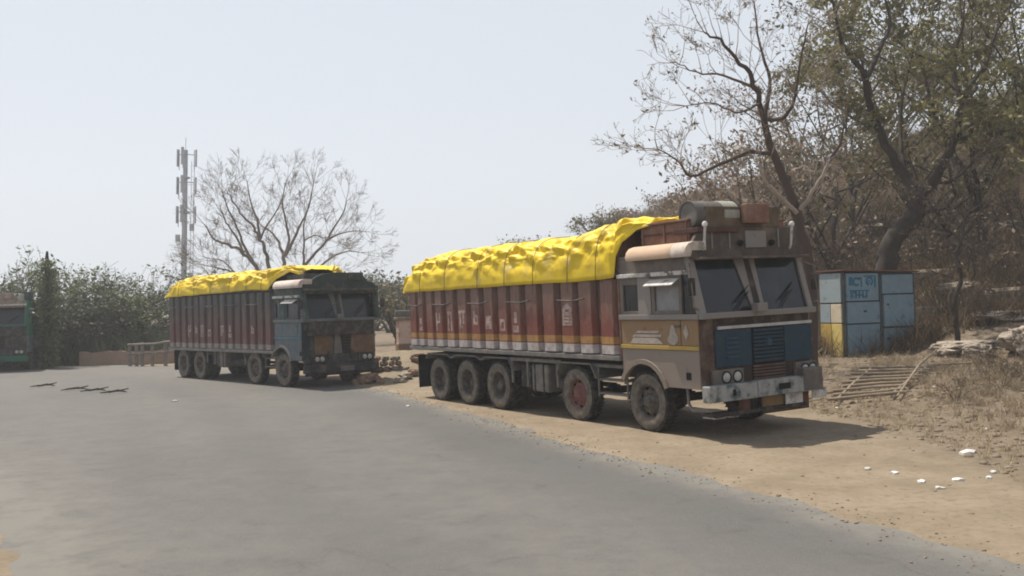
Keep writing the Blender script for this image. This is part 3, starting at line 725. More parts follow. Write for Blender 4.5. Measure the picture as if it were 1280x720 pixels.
        part('front_panel', MB().box(FO + .003, FO + .03, .40, 1.0, .95, 1.58), C['face_m'], .02)
        part('front_panel', MB().box(FO + .003, FO + .03, 1.62, W - .08, .95, 1.58), C['face_m'], .02)
        mb = MB(); mb.prism([(1.03, .96), (1.32, .96), (1.28, 1.3), (1.18, 1.6), (1.08, 1.6)], 'x', FO + .003, FO + .04); part('grille_panel', mb, C['lip'], .01)
        part('grille_back', MB().box(FO + .003, FO + .010, 1.30, 1.60, .96, 1.58), M['black'])
        for k in range(6): part('grille_slat', MB().box(FO + .010, FO + .04, 1.34, 1.58, 1.0 + k * .09, 1.03 + k * .09), M['chassis'], .006)
        hy = ((.25, .72), (1.85, 2.35)); zz = (.72, .92)
    for (a_, b_) in hy:
        hb = part('lamp_housing', MB().box(FO + .003, FO + .07, a_, b_, *zz), C['lamp'], .015)
        for y in (a_ + (b_ - a_) * .42, a_ + (b_ - a_) * .78):
            o = MB().lathe([(0, .03), (.05, .025), (.075, .01), (.08, -.01)], 16, (FO + .075, y, sum(zz) / 2), 'x').build('headlight', M['lens'], hb, 0, True)
            o = MB().lathe([(.078, -.005), (.098, .015), (.098, -.01)], 16, (FO + .075, y, sum(zz) / 2), 'x').build('lamp_ring', M['black'], hb, 0, True)
    part('bumper', MB().box(FO + .02, FO + .20, -.02, 1.0, .60, .86) if C['face'] == 'hero' else MB().box(FO + .02, FO + .18, .0, W, .42, .66), C['bump'], .02)
    if C['face'] == 'hero':
        part('bumper', MB().box(FO + .02, FO + .19, 1.02, W + .03, .605, .87), C['bump'], .02)
        part('bumper_slot', MB().box(FO + .185, FO + .193, 1.48, 1.75, .69, .79), M['black'])
        part('bumper_slot', MB().box(FO + .195, FO + .203, .46, .53, .68, .78), M['black'])
        part('bumper_corner', MB().box(FO + .05, FO + .21, 2.05, 2.50, .62, 1.0), C['lamp'], .03)
        part('brown_plate', MB().box(FO + .02, FO + .04, 1.25, 1.85, .33, .60), M['plate_brown'], .004)
        part('lower_valance', MB().box(FO - .02, FO + .02, 1.3, 2.35, .30, .60), M['rust'], .01)
        part('white_plate', MB().box(FO + .08, FO + .10, 1.72, 2.12, .42, .62), M['whitepaint'], .01)
        part('white_plate', MB().box(FO + .08, FO + .10, 2.35, 2.7, .46, .62), M['whitepaint'], .01)
        part('tow_bar', MB().box(FO - .1, FO + .12, .1, 2.2, .36, .42), M['chassis'], .01)
        part('tow_bracket', MB().box(FO, FO + .12, .75, .9, .42, .60), M['rust'], .01)
        for y in (.3, .62): part('step_plate', MB().box(FO - .35, FO - .05, y, y + .22, .30, .32), M['whitepaint'], .004)
        mb = MB(); mb.tube([(1.0, .08, .8), (1.02, .08, .55), (1.1, .08, .45), (FO + .1, .1, .47)], .025, 8); part('side_step', mb, M['under_grey'], 0, True)
    else:
        part('number_plate', MB().box(FO + .185, FO + .195, 1.15, 1.62, .44, .60), C['lip'], .004)
        part('lower_valance', MB().box(FO - .05, FO + .02, .1, W - .1, .34, .72), M['chassis'], .01)
        part('tow_bar', MB().box(FO + .0, FO + .1, .4, 2.0, .34, .40), M['chassis'], .01)
    # mirrors and marker rods
    for sd_ in (0, 1):
        yy = (lambda y: y) if sd_ == 0 else (lambda y: W - y)
        mb = MB(); mb.tube([(1.40, yy(.02), 2.05), (1.5, yy(-.14), 2.1), (1.42, yy(-.14), 2.7), (1.25, yy(.02), 2.8)], .014, 6)
        mp_ = part('mirror_arm', mb, C['upper'], 0, True)
        MB().box(1.42, 1.46, *sorted((yy(-.20), yy(-.06))), 2.28, 2.56).build('mirror', M['chassis'], mp_, .012)
    if g['hero']:
        for y in (.22, W - .35):
            mb = MB(); mb.tube([(1.36, y, 3.0), (1.42, y - .03, 3.06), (1.45, y - .02, 3.36)], .022, 7); r_ = part('marker_rod', mb, M['whitepaint'], 0, True)
            MB().lathe([(0, .05), (.03, .04), (.047, .01), (.04, -.03), (0, -.05)], 12, (1.45, y - .02, 3.4), 'z').build('marker_lamp', M['litter'], r_, 0, True)
        bx = part('roof_box', MB().box(-.1, 1.12, .16, 2.3, 3.15, 3.48), M['wood_red'], .015)
        for x in (-.06, .5, 1.05): MB().box(x, x + .035, .135, .157, 3.16, 3.50).build('box_batten', M['wood_red'], bx, .004)
        MB().box(-.1, 1.12, .14, .156, 3.30, 3.33).build('box_batten', M['wood_dark'], bx)
        MB().box(-.12, 1.14, .12, 2.34, 3.483, 3.52).build('box_lid', M['wood_red'], bx, .01)
    else:
        bx = part('roof_box', MB().box(.0, 1.05, .2, 2.2, 3.05, 3.32), C['crownm2'], .03)
    return T

M['letter'] = mat('worn_white_letters', (.50, .42, .38), (.22, .12, .10), 9, .65, .8)
M['letter_dim'] = mat('worn_grey_letters', (.34, .29, .27), (.17, .12, .11), 8, .55, .8)
M['tail'] = mat('tail_lens', (.35, .03, .02), (.2, .04, .03), 5, .4, .3)
M['bar'] = mat('bright_bar', (.42, .42, .41), (.30, .29, .27), 6, .3, .4)
M['slat_brown'] = mat('brown_slat', (.09, .055, .045), (.13, .09, .07), 6, .4, .7)
M['face_dark'] = mat('dark_blue_paint', (.02, .05, .085), (.05, .07, .09), 6, .4, .5)
M['plate_brown'] = mat('brown_board', (.22, .14, .06), (.16, .10, .05), 6, .4, .8)
M['rust'] = mat('rusty_plate', (.14, .065, .045), (.08, .045, .035), 6, .5, .85, bump=.3)
M['wood_dark'] = mat('dark_batten', (.07, .035, .028), (.10, .06, .05), 6, .5, .85)

cab1 = dict(lower=paint('cab_tan_paint', (.30, .245, .205), .5, (.30, .255, .215)), lip=paint('arch_tan', (.27, .22, .18), .5), stripe=paint('yellow_stripe', (.55, .37, .09), .3),
            mid=paint('orange_brown_paint', (.33, .20, .10), .45), belt=paint('pale_grey_paint', (.27, .25, .235), .4), upper=paint('grey_brown_paint', (.17, .145, .13), .5),
            pale=paint('faded_grey_paint', (.30, .275, .26), .4), doorglass=mat('dusty_door_glass', (.20, .20, .21), (.27, .26, .25), 3, .4, .35), ornament=mat('beaten_silver_trim', (.42, .37, .32), (.30, .24, .20), 7, .5, .45, .2, bump=.3),
            ornament2=mat('cream_motif', (.36, .32, .27), (.24, .2, .17), 7, .5, .8), awning=mat('tan_awning', (.52, .37, .26), (.42, .31, .22), 4, .4, .8, bump=.2), awning2=mat('striped_awning', (.52, .45, .38), (.32, .26, .21), 9, .5, .8, stretch=(4, 1, 1)),
            frontdark=paint('dark_brown_paint', (.05, .036, .03), .3), corner=paint('maroon_corner', (.075, .038, .03), .4), crown='tall', crownm=paint('crown_brown', (.10, .078, .064), .45), crownm2=paint('crown_ochre', (.12, .08, .045), .45),
            face='hero', face_m=mat('blue_paint', (.009, .036, .062), (.02, .045, .06), 4, .45, .45, bump=.1, c3=(.05, .05, .048), amt3=.2, scale3=6), lamp=paint('lamp_grey', (.15, .135, .125), .4), bump=mat('chipped_bumper', (.30, .30, .29), (.17, .16, .145), 5, .5, .6, bump=.2, c3=(.06, .09, .09), amt3=.35, scale3=5))
RIBS1 = [-9.12, -8.62, -8.21, -7.71, -7.18, -6.62, -6.0, -5.4, -4.83, -4.29, -3.73, -3.07, -2.44, -1.84, -1.22, -.62]
cfg1 = dict(hero=True, axles=[0, -2.08, -5.01, -6.40, -7.79], wheels=[('front', 'rim_grey'), ('front', 'rim_red'), ('hex', 'rim_grey'), ('dish', 'rim_dark'), ('dish', 'rim_dark')],
            bot=1.32, top=2.66, xf=-.58, xr=-9.15, fo=1.43, ribs=RIBS1, low=(.175, .043, .026), high=(.165, .092, .068), yel=(.36, .20, .05), wht=(.44, .42, .40),
            letters=[(3, 0), (4, 1), (5, 2), (6, 3), (7, 4), (8, 5), (9, 6), (1, 6)], cab=cab1)
t1 = make_truck(cfg1, 'large brown and blue lorry with maroon ribbed sides, parked nearest on the sandy verge')
R1 = Matrix(((F1.x, L1.x, 0), (F1.y, L1.y, 0), (0, 0, 1)))
R1 = R1 @ Matrix.Rotation(.0207, 3, 'X')
t1.matrix_world = Matrix.Translation((T0.x, T0.y, 0)) @ R1.to_4x4()

cab2 = dict(lower=paint('slate_paint', (.11, .145, .17), .5), lip=paint('slate_lip', (.15, .155, .15), .5), stripe=paint('blue_stripe', (.09, .20, .28), .4),
            mid=paint('grey_green_paint', (.12, .165, .19), .45), belt=paint('grey_green_belt', (.15, .18, .185), .45), upper=paint('dark_teal_paint', (.055, .085, .092), .4),
            pale=paint('teal_pillar', (.03, .085, .075), .3), doorglass=M['glass'], ornament=None, awning=mat('pale_awning', (.58, .50, .45), (.45, .38, .33), 4, .4, .8), awning2=mat('pale_awning_end', (.50, .42, .37), (.35, .28, .24), 4, .4, .8),
            frontdark=paint('near_black_teal', (.04, .055, .062), .35), corner=paint('teal_corner', (.018, .034, .04), .25), crown='round', crownm=paint('dark_green_crown', (.035, .06, .056), .35), crownm2=paint('grey_crown', (.06, .07, .066), .4),
            face='tan', face_m=paint('tan_board', (.17, .10, .05), .35), lamp=M['chassis'], bump=paint('dark_bumper', (.026, .032, .036), .35))
cfg2 = dict(hero=False, axles=[0, -1.86, -5.9, -7.28], wheels=[('front', 'rim_grey'), ('front', 'rim_grey'), ('dish', 'rim_grey'), ('dish', 'rim_grey')],
            bot=1.10, top=2.86, xf=-.42, xr=-8.3, fo=1.22, ribs=list(np.linspace(-8.25, -.47, 16)), low=(.11, .045, .038), high=(.055, .06, .056), yel=None, wht=(.22, .21, .20),
            letters=[(3, 0), (4, 3), (6, 5), (8, 2), (9, 6), (12, 3), (5, 1)], cab=cab2)
t2 = make_truck(cfg2, 'dark teal lorry with two tan boards on its nose, standing behind the larger maroon lorry')
YAW2 = -.85; T2 = Vector((-6.869, 29.0))
t2.location = (T2.x, T2.y, -.02); t2.rotation_euler = (0, 0, YAW2)

cab3 = dict(cab2); cab3.update(upper=paint('bright_green_paint', (.02, .19, .11), .15), mid=paint('green_mid', (.02, .17, .10), .15), pale=paint('green_pillar', (.03, .16, .10), .2),
            crownm=mat('pink_white_crown', (.42, .28, .22), (.05, .10, .07), 2.2, .5, .7), crownm2=M['whitepaint'], face_m=paint('dark_grille_board', (.035, .04, .03), .3), bump=paint('green_bumper', (.01, .15, .07), .15), corner=paint('green_corner', (.02, .15, .09), .2),
            lip=paint('green_lip', (.03, .10, .07), .3), belt=paint('green_belt', (.04, .14, .10), .3))
cfg3 = dict(cfg2); cfg3.update(cab=cab3, xr=-7.0, ribs=list(np.linspace(-6.95, -.47, 12)), axles=[0, -4.4, -5.8], wheels=[('front', 'rim_grey'), ('dish', 'rim_grey'), ('dish', 'rim_grey')], low=(.03, .09, .06), high=(.05, .08, .06), letters=[])
t3 = make_truck(cfg3, 'green lorry with a pale pink crown board, at the far bend by the bushes')
t3.location = (-23.55, 42.4, -.02); t3.rotation_euler = (0, 0, radians(-72))

# ------------------------------------------------------------------ tarpaulins
def tarp(cfg, prof_top, zbot, x0, x1, tip, seed, W=2.5, tipy=1.25):
    nu, nv = 420, 170; xs = np.linspace(x0, x1, nu); V = np.zeros((nu, nv, 3))
    px = [p[0] for p in prof_top]; pz = [p[1] for p in prof_top]
    U, Vv = np.meshgrid(np.arange(nu), np.linspace(0, 1, nv), indexing='ij'); X = xs[U]
    zt = np.interp(X, px, pz); zb = np.interp(X, [b[0] for b in zbot], [b[1] for b in zbot])
    hem = .035 * np.sin(X * 5.2 + seed) * 0 + .02 * vnoise(X, X * 0, .5, seed + 3)
    zb = zb + hem
    c = np.cos(pi * Vv); half = W / 2 + .085
    wn = np.interp(X, [tip[0], tip[1]], [1, tip[2]])
    Y = np.interp(X, [tip[0], tip[1]], [W / 2, tipy]) - np.sign(c) * np.abs(c) ** .42 * half * wn
    sn = np.sin(pi * Vv); Z = zb + (zt - zb) * np.abs(sn) ** .62
    # folds: sagging between rope lines, plus crumpled ridges
    arc = Vv * 6.0
    wx = X + .25 * vnoise(X, arc, .7, seed + 1); wy = arc + .25 * vnoise(X, arc, .7, seed + 2)
    rid = 1 - np.abs(vnoise(wx * .9 + wy * .5, wy * .9 - wx * .35, .62, seed + 5, 3)) * 2.2
    rid2 = 1 - np.abs(vnoise(wx * .8 - wy * .55, wy * .9 + wx * .4, .38, seed + 6, 2)) * 2.0
    big = vnoise(X, arc, 1.3, seed + 7, 2)
    rid3 = 1 - np.abs(vnoise(wx * .95 + wy * .3, wy - wx * .3, .2, seed + 9, 2)) * 2.0
    vert = 1 - np.abs(vnoise(wx * 2.2, wy * .45, .8, seed + 12, 2)) * 2.0
    n_ = .016 * rid + .012 * rid2 + .005 * rid3 + .055 * vert * .5 + .035 * big - .01
    rs = np.random.RandomState(seed)
    for q in range(11):
        th_ = rs.uniform(0, pi); f_ = rs.uniform(.9, 2.4); ph = (X * cos(th_) + arc * sin(th_)) * f_ + .35 * vnoise(X, arc, 1.1, seed + 30 + q, 1) + rs.rand()
        tri = 1 - np.abs((ph % 1) * 2 - 1) * 2; msk = np.clip(vnoise(X, arc, .9, seed + 50 + q, 1) * 2.2, 0, 1)
        n_ = n_ + .046 / f_ * tri * msk
    rope = np.zeros_like(X)
    for rxp in cfg: rope += np.exp(-((X - rxp - .04 * vnoise(arc, arc * 0, .8, seed)) / .06) ** 2)
    n_ = n_ * (1 - .62 * np.abs(sn) ** 5) - .05 * rope
    edge = np.clip(np.minimum(Vv, 1 - Vv) * 5, .06, 1); n_ = n_ * edge
    # outward direction of the section
    oy = -np.sign(c) * np.abs(c) ** .7; oz = np.abs(sn) ** .7
    Y = Y + n_ * oy * 1.15; Z = Z + n_ * oz * .85
    V = np.stack([X + .02 * rid2 * edge, Y, Z], -1).reshape(-1, 3)
    ii = np.arange(nu * nv).reshape(nu, nv)
    F = np.stack([ii[:-1, :-1], ii[1:, :-1], ii[1:, 1:], ii[:-1, 1:]], -1).reshape(-1, 4)
    # close the rear: a hanging flap down the tail
    e = ii[0]; base = len(V); ext = []; nn = 10
    for k in range(1, nn + 1):
        t = k / nn
        for j in range(nv):
            p = V[e[j]]; zc = zb[0, 0] + .0
            ext.append((p[0] - .10 * sin(t * pi) - .03 * vnoise(np.array([p[1] * 1.0]), np.array([t]), .3, seed)[0], p[1] + (W / 2 - p[1]) * .0, p[2] + (zc - .02 - p[2]) * t))
    V2 = np.concatenate([V, np.array(ext)])
    jj = np.concatenate([e[None], (base + np.arange(nn * nv)).reshape(nn, nv)])
    F2 = np.stack([jj[:-1, :-1], jj[:-1, 1:], jj[1:, 1:], jj[1:, :-1]], -1).reshape(-1, 4)
    return V2, np.concatenate([F, F2])
def add_tarp(name_label, mwm, **k):
    V, F = tarp(**k); me = npmesh('tarpaulin', V, F, M['tarp'], smooth=True)
    o = thing('tarpaulin', name_label, 'tarpaulin', me=me, group='yellow tarpaulins roped over the loads'); o.matrix_world = mwm
    md = o.modifiers.new('thick', 'SOLIDIFY'); md.thickness = .006
    return o
bpy.context.view_layer.update()
ropes1 = [-8.3, -7.0, -5.45, -4.3, -3.2, -2.0, -1.1]
tp1 = add_tarp('crumpled yellow tarpaulin covering the load of the nearer maroon lorry', t1.matrix_world.copy(), cfg=ropes1,
         prof_top=[(-9.2, 3.14), (-8.9, 3.34), (-8.4, 3.46), (-7.5, 3.52), (-6.1, 3.54), (-3.5, 3.52), (-2.3, 3.48), (-1.5, 3.62), (-.9, 3.70), (-.36, 3.66), (.2, 3.58), (.8, 3.56)],
         zbot=[(-9.2, 2.60), (-1.0, 2.62), (-.62, 2.64), (-.56, 3.0), (-.42, 3.24), (-.1, 3.42), (.3, 3.50), (.8, 3.53)], x0=-9.2, x1=.8, tip=(-.7, .8, .72), seed=2)
ropes2 = [-7.2, -5.9, -4.6, -3.2, -2.0, -1.0]
t2m = Matrix.Translation((T2.x, T2.y, -.02)) @ Matrix.Rotation(YAW2, 4, 'Z')
tp2 = add_tarp('smooth yellow tarpaulin bulging over the load of the dark teal lorry', t2m, cfg=ropes2,
         prof_top=[(-8.4, 3.1), (-8.0, 3.38), (-7.4, 3.54), (-4.2, 3.56), (-1.7, 3.54), (-.2, 3.60), (.5, 3.56), (1.1, 3.42)],
         zbot=[(-8.4, 2.84), (-1.6, 2.92), (-.6, 2.88), (-.2, 3.2), (.4, 3.40), (1.0, 3.25)], x0=-8.4, x1=1.0, tip=(-.5, 1.0, .38), seed=11, tipy=.75)
# ropes over the tarps
def ropes(lst, mwm, zl, seed, label):
    for k, x in enumerate(lst):
        mb = MB(); pts = []
        for t in np.linspace(.02, .98, 26):
            c = cos(pi * t); y = 1.25 - (1 if c > 0 else -1) * abs(c) ** .42 * 1.36; z = zl(x) [0] + (zl(x)[1] - zl(x)[0] + .03) * abs(sin(pi * t)) ** .62
            pts.append((x + .02 * sin(9 * t), y, z))
        pts = [(x, -.13, zl(x)[0] - .22)] + pts + [(x, 2.63, zl(x)[0] - .22)]
        mb.tube(pts, .007, 5); o = mb.build('rope', M['rope'], None, smooth=True); od = ('rearmost', 'second from the rear', 'third from the rear', 'fourth from the rear', 'fifth from the rear', 'sixth from the rear', 'seventh from the rear')[k]; tag(o, label + ', ' + od, 'rope', 'ropes over the ' + label.split(' over the ')[-1]); o.matrix_world = mwm
ropes(ropes1, t1.matrix_world.copy(), lambda x: (2.66, float(np.interp(x, [-9.2, -8.4, -7.5, -3.5, -2.3, -.9], [3.0, 3.42, 3.52, 3.52, 3.48, 3.68]))), 1, 'dark rope over the tarpaulin of the nearer lorry')
ropes(ropes2, t2m, lambda x: (2.9, float(np.interp(x, [-8.4, -7.4, -4.2, -1.7], [3.1, 3.54, 3.56, 3.54]))), 1, 'dark rope over the tarpaulin of the teal lorry')

# drum lying on the cab roof of the nearer lorry
dr = thing('roof_drum', 'grey metal drum lying across the cab roof of the nearer lorry', 'drum')
dr.matrix_world = t1.matrix_world.copy()
mb = MB(); mb.lathe([(.0, -.0), (.235, .0), (.24, -.02), (.265, -.02), (.27, .0), (.262, .02), (.262, .28), (.27, .29), (.262, .30), (.262, .60), (.262, .98)], 32)
o = mb.build('drum_shell', mat('drum_grey', (.085, .085, .08), (.14, .12, .10), 4, .5, .6, bump=.2), dr, 0, True); o.location = (1.08, .20, 3.58); o.scale = (.84, .92, .84)
o = MB().lathe([(.266, .62), (.275, .63), (.275, .97), (.266, .98), (.2, 1.0), (0, 1.0)], 28).build('drum_wrap', mat('pale_wrap', (.34, .33, .29), (.20, .21, .16), 5, .6, .7, stretch=(1, 6, 1)), dr, 0, True); o.location = (1.08, .20, 3.58); o.scale = (.84, .92, .84)
o = MB().lathe([(0, -.004), (.10, -.006), (.12, -.012), (.225, -.008), (.23, .0)], 28).build('drum_lid', mat('lid_grey', (.12, .12, .11), (.17, .15, .13), 4, .5, .6), dr, 0, True); o.location = (1.08, .20, 3.58); o.scale = (.84, .92, .84)
o = MB().box(.8, 1.4, .1, 1.0, 3.28, 3.36).build('cradle', M['wood_dark'], dr, .01)

# ------------------------------------------------------------------ metal kiosk
th = radians(20)
ka = at(1057, 449, 27.0); KX = Vector((cos(th), sin(th), 0)); KY = Vector((-sin(th), cos(th), 0))
KW, KD, KH = 2.46, 1.06, 2.50
kz = hz(ka.x + 1, ka.y + .4); kz = max(kz, .36); kz = ka.z
print('kiosk ground', hz(ka.x, ka.y), 'wanted', ka.z)
K = thing('metal_kiosk', 'small pale blue sheet metal kiosk with yellow lower side, beside the tree', 'kiosk')
K.matrix_world = Matrix.Translation((ka.x, ka.y, ka.z)) @ Matrix.Rotation(th, 4, 'Z')
mblue = paint('kiosk_blue', (.21, .32, .385), .3, (.29, .37, .41)); mblue2 = paint('kiosk_blue_deep', (.19, .30, .365), .3, (.27, .35, .39)); mpale = paint('kiosk_pale', (.36, .43, .46), .3)
mcream = paint('kiosk_cream', (.8, .68, .5), .3); myel = paint('kiosk_mustard', (.62, .42, .10), .3); myel2 = paint('kiosk_yellow', (.85, .66, .22), .2); mdk = paint('kiosk_frame', (.06, .08, .09), .3); mink = mat('kiosk_ink', (.02, .11, .19), (.05, .16, .22), 8, .4, .7)
def kp(name, mb, m, b=.008): return mb.build(name, m, K, b)
kp('shell', MB().box(.03, KW - .03, .03, KD - .03, .04, KH - .12), mdk)
for x, y in ((0, 0), (KW - .06, 0), (0, KD - .06), (KW - .06, KD - .06), (1.22, -.0)): kp('corner_post', MB().box(x, x + .06, y, y + .06, 0, KH - .1 - .05 * x / KW), mdk)
roof = MB(); roof.add([(-.08, -.12, KH - .07), (KW + .10, -.12, KH - .13), (KW + .10, KD + .1, KH - .13), (-.08, KD + .1, KH - .07), (-.08, -.12, KH - .03), (KW + .10, -.12, KH - .09), (KW + .10, KD + .1, KH - .09), (-.08, KD + .1, KH - .03)], [(0, 1, 2, 3), (4, 7, 6, 5), (0, 4, 5, 1), (1, 5, 6, 2), (2, 6, 7, 3), (3, 7, 4, 0)]); kp('roof', roof, M['rust'])
def fp(x0, x1, z0, z1, m, d=-.0): return kp('front_panel', MB().box(x0, x1, -.035 + d, .028, z0, z1), m)
fp(.08, 1.17, 1.60, 2.36, mblue); fp(.08, 1.17, .98, 1.56, mblue, -.02); fp(.08, 1.17, .08, .94, mblue2, -.005)
fp(1.30, KW - .09, 1.78, 2.31, mblue); fp(1.32, KW - .10, .86, 1.74, mblue, -.03); fp(1.32, KW - .10, .08, .80, mblue2)
for (z, x) in ((1.28, .62), (1.45, 1.40), (.5, 1.40)): kp('latch', MB().box(x, x + .10, -.075, -.03, z, z + .05), mdk, .004)
def sp_(y0, y1, z0, z1, m): return kp('side_panel', MB().box(-.035, .028, y0, y1, z0, z1), m)
sp_(.08, KD - .08, 1.56, 2.38, mpale); sp_(.08, .52, 1.0, 1.52, mcream); sp_(.55, KD - .08, 1.0, 1.52, mpale); sp_(.08, .5, .06, .97, myel2); sp_(.53, KD - .08, .06, .97, myel)
# worn hand-painted lettering over the hatch
sg = MB()
def arc_stroke(cx, cz, r, a0, a1, wd=.035):
    pts = [(cx + r * cos(t), cz + r * sin(t)) for t in np.linspace(a0, a1, 14)]; o2 = [(cx + (r - wd) * cos(t), cz + (r - wd) * sin(t)) for t in np.linspace(a0, a1, 14)]
    for i in range(13): sg.prism([pts[i], pts[i + 1], o2[i + 1], o2[i]], 'y', -.0395, -.0365)
sg.box(.16, .30, -.0395, -.0365, 2.02, 2.26); arc_stroke(.42, 2.13, .13, .4, 5.6, .06); sg.box(.38, .60, -.0395, -.0365, 2.2, 2.25); sg.box(.56, .61, -.0395, -.0365, 1.98, 2.25)
arc_stroke(.86, 2.13, .13, -1.2, 4.4, .05); sg.box(.68, 1.08, -.0395, -.0365, 2.25, 2.30); sg.box(1.02, 1.08, -.0395, -.0365, 1.95, 2.25); arc_stroke(.84, 2.11, .06, 0, 6.28, .03)
sg.box(.18, .84, -.0395, -.0365, 1.86, 1.90); 
for x in (.20, .36, .48, .60, .72): sg.box(x, x + .06, -.0395, -.0365, 1.67, 1.86)
arc_stroke(.34, 1.77, .09, 0, 4.5, .04); arc_stroke(.66, 1.75, .08, 2, 6.2, .04); sg.box(.42, .58, -.0395, -.0365, 1.74, 1.78)
sg.build('sign_lettering', mink, K)

# ------------------------------------------------------------------ vegetation builders
def rv(s=1.0): return Vector((random.gauss(0, s), random.gauss(0, s), random.gauss(0, s)))
def grow(mb, tips, p, d, L, r, lvl, P, m=0):
    seg = P.get('seg', .35); n = max(2, min(9, int(L / (seg * (1 if lvl > 0 else .7))))) ; pts = [p.copy()]; dd = d.normalized(); st = L / n
    kids = []
    for i in range(n):
        dd = (dd + rv(P['jit']) + Vector((0, 0, P['trop'])) * (1 if lvl else P.get('tiptrop', 1))).normalized(); p = p + dd * st; pts.append(p.copy())
        if lvl > 0 and i >= (0 if lvl < P['lv'] else 1): kids.append((p.copy(), dd.copy(), (i + 1) / n))
    rr = [max(r * (1 - .72 * i / n), P['rmin']) for i in range(n + 1)]
    sides = 3 if r < .02 else (4 if r < .05 else 7)
    mb.tube(pts, rr, sides, m, cap=False)
    if lvl <= P.get('leaflv', 0): tips.extend(pts[1:])
    if lvl > 0:
        nb = P['nb'][min(lvl, len(P['nb']) - 1)]
        for q in range(nb):
            kp_, kd, fr = random.choice(kids); ax = kd.orthogonal().normalized(); ax.rotate(Matrix.Rotation(random.uniform(0, 2 * pi), 3, kd))
            ang = random.uniform(*P['ang']); nd = (kd * cos(ang) + ax * sin(ang))
            kk = random.uniform(.45, .75) * (1.15 - .5 * fr)
            grow(mb, tips, kp_, nd, L * kk, max(r * (1 - .7 * fr) * .55, P['rmin']), lvl - 1, P, m)
def leaves(points, per, spread, size, flat=.0, droop=0):
    n = len(points) * per
    C = np.repeat(np.array([tuple(p) for p in points]), per, 0) + np.random.normal(0, 1, (n, 3)) * np.array([spread, spread, spread * .7])
    A = np.random.normal(0, 1, (n, 3)); A[:, 2] *= (1 - flat); A /= np.linalg.norm(A, axis=1)[:, None]
    B = np.random.normal(0, 1, (n, 3)); B[:, 2] *= (1 - flat); B -= (B * A).sum(1)[:, None] * A; B /= np.linalg.norm(B, axis=1)[:, None] + 1e-9
    s = size * (.35 + 1.25 * np.random.rand(n, 1) ** 1.6)
    V = np.stack([C - A * s, C + B * s * .45, C + A * s, C - B * s * .45], 1).reshape(-1, 3)
    F = np.arange(n * 4).reshape(n, 4); return V, F
def limb(spec, r0, r1, mb, n=9, m=0):
    """smooth a list of world points and add it as one tapering limb; returns the points"""
    P_ = [Vector(p) for p in spec]; out = []
    for i in range(len(P_) - 1):
        a, b, c, d = P_[max(i - 1, 0)], P_[i], P_[i + 1], P_[min(i + 2, len(P_) - 1)]
        for k in range(4):
            t = k / 4; out.append(.5 * ((2 * b) + (c - a) * t + (2 * a - 5 * b + 4 * c - d) * t * t + (3 * b - a - 3 * c + d) * t ** 3))
    out.append(P_[-1]); L = len(out)
    wob = [p + rv(.012 + .02 * (r0 > .1)) for p in out]; wob[0] = out[0]
    mb.tube(wob, [r0 + (r1 - r0) * (i / (L - 1)) for i in range(L)], n, m, cap=False); return wob
def sprouts(pts, mb, tips, every, L, r, lvl, P, m=0, start=.2, up=.35):
    n = len(pts)
    for i in range(int(n * start), n - 1):
        for k in range(every if isinstance(every, int) else (1 if random.random() < every else 0)):
            d = (pts[i + 1] - pts[i]).normalized(); ax = d.orthogonal(); ax.rotate(Matrix.Rotation(random.uniform(0, 6.28), 3, d))
            nd = d * .5 + ax.normalized() * random.uniform(.5, 1) + Vector((0, 0, up)); grow(mb, tips, pts[i], nd, L * random.uniform(.6, 1.2), r, lvl, P, m)
    d = (pts[-1] - pts[-2]).normalized()
    for k in range(3): grow(mb, tips, pts[-1], d + rv(.3), L, r, lvl, P, m)
def obj_mb(mb, name, mats, parent):
    me = bpy.data.meshes.new(name); me.from_pydata(mb.v, [], mb.f)
    for mm in (mats if isinstance(mats, list) else [mats]): me.materials.append(mm)
    me.polygons.foreach_set('material_index', mb.m); me.polygons.foreach_set('use_smooth', [True] * len(mb.f)); me.update()
    o = link(name, me, parent)
    if name == 'twigs': o['kind'] = 'stuff'
    return o
def px(lst, depth, dz=0, seed=0):
    out = []
    for i, q in enumerate(lst): out.append(at(q[0], q[1], depth + (q[2] if len(q) > 2 else 0)))
    return out

# ---- tree A: bare tree behind the nearer lorry's cab
TA = thing('bare_tree', 'tall nearly leafless tree with pale forked limbs, rising behind the nearer cab', 'tree')
D_ = 24.5
tr = MB(); tw = MB(); tips = []
base = at(1015, 430, D_); base.z = hz(base.x, base.y) - .1
trunk = limb([base, at(1012, 350, D_), at(1003, 300, D_), at(993, 257, D_)], .15, .135, tr, 12)
Pb = dict(jit=.16, trop=.05, rmin=.0055, nb=[0, 4, 5, 5], ang=(.35, 1.0), lv=2, seg=.3, tiptrop=-.3)
LA = [([(993, 257), (976, 215, .2), (962, 180, .3), (955, 148, .2), (944, 108, 0), (926, 78, -.3), (900, 52, -.5), (880, 40, -.6)], .125, .02),
      ([(955, 148, .2), (962, 100, .6), (950, 55, .8), (943, 5, 1)], .06, .018),
      ([(957, 150, .2), (978, 148, -.3), (992, 128, -.6), (1000, 80, -.8), (1010, 30, -1)], .06, .015),
      ([(964, 193, .3), (935, 191, -.2), (900, 205, -.6), (864, 220, -.9), (846, 200, -1), (822, 186, -1.1)], .06, .012),
      ([(944, 110, 0), (905, 95, .5), (870, 90, .9), (845, 78, 1.2)], .04, .01),
      ([(1003, 256, 0), (1018, 238, -.2), (1034, 205, -.4), (1050, 180, -.5), (1055, 150, -.5)], .07, .02),
      ([(950, 130, 0), (920, 140, .6), (890, 128, 1), (858, 132, 1.3)], .035, .01)]
for sp__, r0, r1 in LA:
    pts = limb(px(sp__, D_), r0, r1, tr, 8); sprouts(pts, tw, tips, .75, 1.05, .016, 2, Pb, start=.3)
